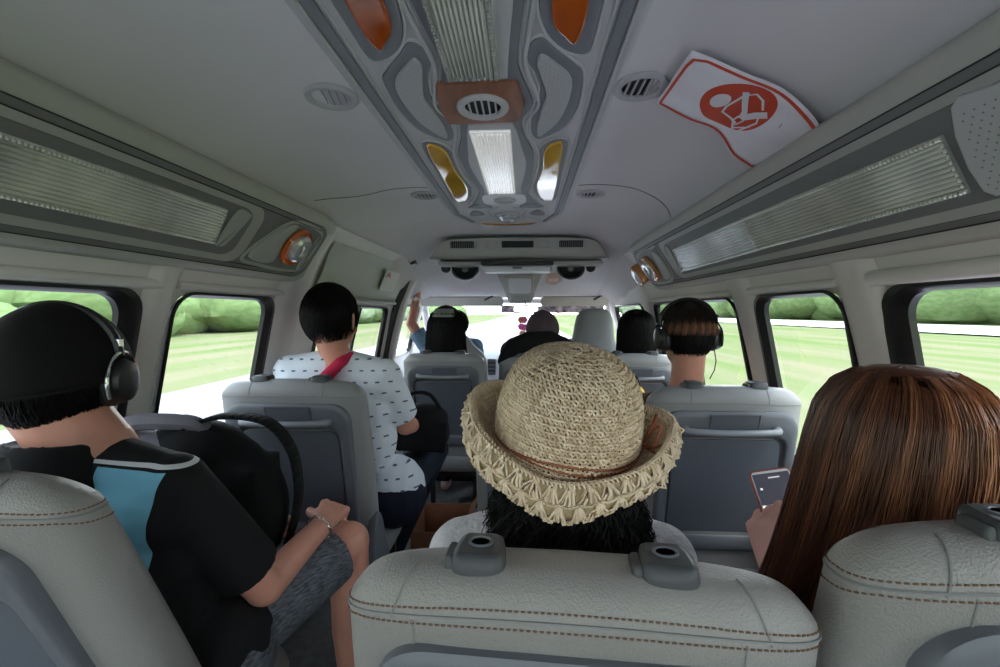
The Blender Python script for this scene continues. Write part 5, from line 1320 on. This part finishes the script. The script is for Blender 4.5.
# ---------------------------------------------------------------- 3: woman with long auburn hair, lower right
P = seated(.60, .50, shz=.90)
P.update(sl=(.495, .64, .835), sr=(.72, .64, .835), el=(.475, .74, .66), wl=(.534, .80, .744), er=(.80, .76, .68), wr=(.70, .90, .70),
         kl=(.40, 1.02, .60), kr=(.66, 1.02, .55), al=(.42, 1.0, .09), hl=((-.02, .52, .85), (-.85, -.35, .1), 1, .95, 1.18), hr=((-.6, .5, .5), (0, -.6, .6), -1, .5))
root, o, R, hc, J = person('person', (.560, .620, 1.030), 3, -3, P, M['skinlight'], mat('dusty_pink_top', (.42, .34, .33), .85, noise=.15, nscale=40, bump=.3, bscale=400), fabric('blue_jeans', (.04, .075, .18), noise=.4, nscale=90),
     'person at lower right with long straight auburn hair, looking at a phone', vox=.0045, sleeve=.9, fat=.84, neckr=.046)
hp3 = [(.122, .0, .0), (.118, .045, .05), (.100, .066, .082), (.068, .083, .102), (.02, .092, .108), (-.04, .097, .110), (-.11, .101, .110), (-.20, .106, .110), (-.27, .108, .10)]
def rn3(az, g):
    # streaks, plus light from the right put into the colour as paler strands
    return min(1, max(0, .38 + .36 * math.cos(az) + .25 * math.sin(az * 17 + 2) + g.normal() * .22))
long_hair(root, hc, Matrix.Identity(3), hp3, M['hairbrownbase'], M['hairbrown'], n=6500, r=.00085, gap=42, seed=21, rnd=rn3, sweep=(-.048, .03), wave=.0015, wfreq=10)
# phone
ph = empty('smartphone', (.574, .875, .840), label='smartphone in a rose metal case held up at the lower right', cat='phone'); ph.rotation_euler = (math.radians(62), math.radians(-14), math.radians(-12))
f = lambda u, v, h: (u, v, h)
b = B(); b.slab(rrect(-.038, -.078, .038, .078, .010), f, -.004, .0035, .0015); c_ = b.obj('case', mat('rose_case', (.42, .12, .10), .3, metal=.5), ph)
b = B(); b.slab(rrect(-.0345, -.0745, .0345, .0745, .007), f, .003, .0045, .0004); b.obj('bezel', M['white'], ph)
b = B(); b.slab(rrect(-.0325, -.070, .0325, .070, .001, 1), f, .004, .0049, 0); sc_ = b.obj('screen', mat('screen_dark', (.012, .014, .018), .1, emit=(.02, .022, .03), estr=.6), ph)
def tile(x0, y0, x1, y1, c, e=.5):
    b = B(); b.slab([(x0, y0), (x1, y0), (x1, y1), (x0, y1)], f, .0048, .0052, 0); b.obj('screen_tile', mat('tile', c, .2, emit=c, estr=e), sc_, smooth=False)
tile(-.032, -.069, .032, .012, (.55, .56, .55)); tile(-.028, -.020, -.010, .008, (.08, .06, .07)); tile(.004, -.012, .022, .004, (.22, .2, .2)); tile(-.028, -.036, -.004, -.026, (.35, .30, .2)); tile(-.006, .060, .014, .0625, (.3, .3, .3)); tile(-.026, .040, -.022, .044, (.4, .4, .4))

# ---------------------------------------------------------------- 4: man in the dotted white shirt, second row left
P = seated(-.575, 1.38, shz=1.04)
P.update(pel=(-.50, 1.60, .57), sl=(-.750, 1.55, 1.01), sr=(-.42, 1.57, .995), er=(-.365, 1.64, .80), wr=(-.36, 1.80, .76), el=(-.77, 1.62, .79), wl=(-.55, 1.80, .74),
         h_l=(-.60, 1.60, .56), h_r=(-.40, 1.60, .56), kl=(-.58, 2.02, .58), kr=(-.33, 2.0, .60), al=(-.64, 2.02, .09), ar=(-.54, 1.98, .09))
def dotted():
    m = mat('dotted_white_shirt', (.74, .80, .88), .85, noise=.06, nscale=6, bump=.2, bscale=600); t = m.node_tree; p = t.nodes['Principled BSDF']
    c = t.nodes.new('ShaderNodeTexCoord'); mp = t.nodes.new('ShaderNodeMapping'); mp.inputs['Scale'].default_value = (26, 8, 26); t.links.new(c.outputs['Object'], mp.inputs[0])
    sp_ = t.nodes.new('ShaderNodeSeparateXYZ'); t.links.new(mp.outputs[0], sp_.inputs[0])
    def mth(op, a, b_=None):
        n = t.nodes.new('ShaderNodeMath'); n.operation = op
        for i, v in enumerate((a, b_)):
            if v is None: continue
            if isinstance(v, (int, float)): n.inputs[i].default_value = v
            else: t.links.new(v, n.inputs[i])
        return n.outputs[0]
    zf = mth('FRACT', sp_.outputs['Z']); rowi = mth('FLOOR', sp_.outputs['Z']); xo = mth('ADD', sp_.outputs['X'], mth('MULTIPLY', rowi, .5)); xf = mth('FRACT', xo)
    a = mth('LESS_THAN', mth('ABSOLUTE', mth('SUBTRACT', zf, .5)), .075); b_ = mth('LESS_THAN', mth('ABSOLUTE', mth('SUBTRACT', xf, .5)), .17); f_ = mth('MULTIPLY', a, b_)
    mx = t.nodes.new('ShaderNodeMix'); mx.data_type = 'RGBA'; mx.inputs[6].default_value = (.74, .80, .88, 1); mx.inputs[7].default_value = (.10, .13, .22, 1)
    t.links.new(f_, mx.inputs[0]); t.links.new(mx.outputs[2], p.inputs['Base Color']); return m
root, o, R, hc, J = person('person', (-.605, 1.56, 1.200), -6, 0, P, M['skin'], dotted(), mdark, 'person in the second row at left in a white dotted shirt with a red strap', hs=1.08, vox=.006, sleeve=.85, fat=1.0)
short_hair(root, hc, R, 1.16, M['hairbase'], M['hairblack'], n=2600, L=.06, jit=.7, rad=(.077, .10, .097), keep=lambda d: d[2] > -.56 + max(0, d[1] + .2) * 1.2 and d[1] < .6)
q = B(); nk = (J['sl'] + J['sr']) / 2 + Vector((0, 0, .045))
for t_, r_ in ((0, 0),):
    q.limb([nk + Vector((.035, -.068, -.0)), nk + Vector((.0, -.085, -.040)), nk + Vector((-.06, -.100, -.11)), nk + Vector((-.10, -.10, -.2))], [.020, .022, .020, .018]); q.limb([nk + Vector((.035, -.068, 0)), nk + Vector((.055, -.02, .018)), nk + Vector((.06, .04, .0))], [.020, .018, .018])
q.obj('red_strap', fabric('red_strap', (.62, .03, .09)), root, remesh=.005, smit=3)
hb = empty('handbag', (-.34, 1.80, .74), label='black bag held on the lap of the person in the dotted shirt', cat='bag')
b = B(); b.box((0, 0, 0), (.20, .16, .13), (.1, .1, .2)); b.ell((0, 0, .05), (.11, .09, .06)); b.ell((.05, -.02, .0), (.07, .06, .08)); b.obj('bag_body', mbag, hb, remesh=.008, smit=6)
b = B(); b.tube(cat([(-.08, 0, .07), (-.04, -.03, .15), (.04, -.03, .15), (.09, 0, .06)], 5, False), .008, 8); b.obj('bag_handle', mbag, hb)

# ---------------------------------------------------------------- 5: person with headphones, second row right
P = seated(.640, 1.40, shz=.875, sw=.15)
root, o, R, hc, J = person('person', (.625, 1.55, 1.137), 5, 0, P, M['skin'], fabric('brown_shirt', (.12, .07, .05)), mdark, 'person in the second row at right with an undercut and headphones', vox=.006, sleeve=.8, hs=.98, neckr=.056)
short_hair(root, hc, R, 1.02, M['hairbase'], M['hairblack'], n=1800, L=.018, jit=.3, rad=(.0775, .097, .088), keep=lambda d: d[2] > -.72 + max(0, d[1] + .2) * 1.8 and d[1] < .4, r=.0007)
hb_ = hair_mat('hair_two_tone', (.008, .006, .005), (.36, .16, .075), .45)
rgx = np.random.default_rng(9); pa = []; rr_ = []
Rm = np.array(R); hcn = np.array(hc)
for i in range(3600):
    az = rgx.uniform(0, 2 * PI); front = math.sin(az) > .75
    top = i % 2 == 0
    el0 = rgx.uniform(.9, 1.5) if top else rgx.uniform(.5, .9); el1 = rgx.uniform(.28, .50) if top else rgx.uniform(-.04, .10) + .12 * max(0, math.sin(az))
    if front: el1 = .35
    kk = rgx.uniform(1.05, 1.12) if top else rgx.uniform(1.0, 1.07); path = []
    for k in range(9):
        t = k / 8; el = el0 + (el1 - el0) * t; d = dome_dir(az + .08 * math.sin(t * 3), el); path.append(hcn + Rm @ (np.array([0, -.008, .012]) + d * np.array([.080, .100, .095]) * (kk + .05 * t)))
    pa.append(path); lock = .5 + .5 * math.sin(az * 22); rr_.append(min(1, max(0, (.62 * lock * (1 if math.sin(az) < -.3 else .3)) + .25 + rgx.normal() * .2)) if not top else rgx.random() * .06)
strands('fringe_over_undercut', pa, hb_, root, .0009, rr_)
hpn = ear_cups(hc, R, 1.0, .083, 'black headphones on the person with the undercut', silver=False, under_cap=.014, world=o)
b = B(); b.tube([(.088, -.01, -.045), (.09, -.02, -.08), (.085, -.02, -.11), (.075, -.01, -.14)], .0018, 6); b.obj('cable', M['black'], hpn)
q = B(); q.tube([(-.096, -.03, .0), (-.094, -.032, .03), (-.088, -.03, .055)], .0022, 6); q.obj('silver_edge', M['chrome'], hpn)

# ---------------------------------------------------------------- 6: girl with straight black hair, third row right
P = seated(.67, 2.36, shz=.92, sw=.13, kn=.34)
root, o, R, hc, J = person('person', (.685, 2.51, 1.125), 0, 0, P, M['skinlight'], fabric('grey_top', (.2, .2, .22)), mdark, 'person in the third row at right with straight black hair to the shoulders', vox=.008, sleeve=.8, fat=.82, neckr=.045)
hpb = [(.112, .0, .0), (.106, .04, .045), (.085, .070, .078), (.045, .092, .10), (-.01, .10, .104), (-.10, .102, .10), (-.20, .10, .09), (-.26, .095, .085)]
long_hair(root, hc, Matrix.Identity(3), hpb, M['hairbase'], M['hairblack'], n=1500, r=.0011, gap=42, seed=31)
# ---------------------------------------------------------------- 7: woman with black hair and a cap, third row left
P = seated(-.345, 2.36, shz=.92, sw=.14, kn=.34)
root, o, R, hc, J = person('person', (-.362, 2.51, 1.135), 0, 0, P, M['skinlight'], fabric('dark_top', (.03, .03, .035)), mdark, 'person in the third row at the aisle with long black hair under a back-to-front cap', vox=.008, sleeve=.8, fat=.82, neckr=.045)
hp7 = [(.108, .0, .0), (.10, .05, .05), (.08, .078, .085), (.03, .098, .10), (-.05, .108, .104), (-.13, .112, .10), (-.22, .115, .09), (-.27, .11, .085)]
long_hair(root, hc, Matrix.Identity(3), hp7, M['hairbase'], M['hairblack'], n=1500, r=.0011, gap=42, seed=33)
cp = cap_obj(hc, R, 1.06, o, 'black cap with pale panel on the person with long black hair in the third row', fabric('cap_black2', (.008, .008, .009)), low=.30, brim=1)
q = B(); q.grid(lambda u, v: R @ (Vector((.0915 * math.cos(.42 + .3 * v) * math.cos(-PI / 2 + (u - .5) * 1.5), .116 * math.cos(.42 + .5 * v) * math.sin(-PI / 2 + (u - .5) * 1.5) - .008, .012 + .109 * math.sin(.42 + .5 * v))) * 1.06), 16, 6)
q.obj('pale_panel', fabric('cap_pale', (.30, .31, .29)), cp, solid=.002, fix=False)
# ---------------------------------------------------------------- 8: person in grey-purple cap and black jacket, third row middle
P = seated(.165, 2.38, shz=1.0, sw=.17, kn=.34)
root, o, R, hc, J = person('person', (.182, 2.66, 1.105), 0, 0, P, M['skin'], fabric('black_jacket', (.008, .008, .009)), mdark, 'person in a grey-purple cap and black jacket in the middle, beyond the straw hat', shirt_n='jacket', vox=.008, sleeve=1.9)
short_hair(root, hc, R, 1.0, M['hairbase'], M['hairblack'], n=500, L=.03)
cap_obj(hc, R, 1.08, o, 'grey-purple cap with a dark button, worn beyond the straw hat', fabric('cap_purple', (.115, .085, .105)), low=-.25)
q = B(); q.limb([Vector((-.02, 2.42, .96)) - o, Vector((.02, 2.44, 1.03)) - o, Vector((.10, 2.50, 1.055)) - o, Vector((.22, 2.52, 1.06)) - o, Vector((.30, 2.52, 1.03)) - o], [.05, .055, .06, .058, .05]); q.ell(Vector((.14, 2.50, .99)) - o, (.17, .07, .09))
q.obj('hood', fabric('black_hood', (.007, .007, .008)), root, remesh=.009, smit=5)
# ---------------------------------------------------------------- 9: front passenger with a raised arm
P = seated(-.45, 3.08, shz=.97, kn=.27)
P.update(sl=(-.62, 3.20, .96), el=(-.735, 3.18, 1.14), wl=(-.700, 3.235, 1.352), hl=((.0, .12, 1.0), (.9, -.3, 0), -1, 1.05, .9), wr=(-.36, 3.46, .70))
mden = fabric('pale_denim', (.22, .36, .50), noise=.3, nscale=40)
root, o, R, hc, J = person('person', (-.42, 3.28, 1.13), 10, 0, P, M['skin'], mden, mdark, 'front passenger at left in pale denim, raising one arm to the pillar handle', vox=.008, sleeve=.7)
short_hair(root, hc, R, 1.04, M['hairbase'], M['hairblack'], n=600, L=.04)
w_ = empty('wristwatch', (-.703, 3.225, 1.315), label='white wristwatch on the raised arm of the front passenger', cat='watch')
b = B(); b.tube([(.031 * math.cos(a), .031 * math.sin(a), .003 * math.sin(a)) for a in np.linspace(0, 2 * PI, 24, endpoint=False)], .007, 8, closed=True); b.obj('strap', M['white'], w_)
b = B(); b.lathe([(.016, 0), (.016, .006), (0, .007)], lambda u, v, h: (u, -.031 - h, v), 18); b.obj('dial', M['chrome'], w_)
# ---------------------------------------------------------------- 10: driver, hidden behind the tall seat
P = seated(.545, 3.08, shz=.95, kn=.27)
P.update(wl=(.42, 3.54, .92), el=(.31, 3.32, .83), wr=(.66, 3.54, .92), er=(.77, 3.32, .83))
root, o, R, hc, J = person('person', (.55, 3.27, 1.11), 0, 0, P, M['skin'], fabric('driver_shirt', (.3, .32, .36)), mdark, 'driver sitting behind the wheel, almost hidden by the tall pale seat', vox=.009, sleeve=.7, fat=.92)
short_hair(root, hc, R, 1.0, M['hairbase'], M['hairblack'], n=500, L=.03)
# yellow patterned bag beyond the hat
yb = empty('patterned_bag', (.615, 2.215, .80), label='yellow and black patterned bag hanging from a seat handle, seen right of the straw hat', cat='bag')
b = B(); b.ell((0, 0, 0), (.055, .05, .07)); b.box((0, 0, -.03), (.09, .07, .08)); b.obj('bag_body', mat('yellow_pattern', (.75, .42, .02), .6, nscale=30, col2=(.01, .01, .01)), yb, remesh=.006, smit=4)
b = B(); b.tube(cat([(-.04, 0, .03), (-.02, .02, .09), (0, .045, .108), (.02, .02, .09), (.04, 0, .03)], 4, False), .005, 6); b.obj('bag_handle', M['black'], yb)
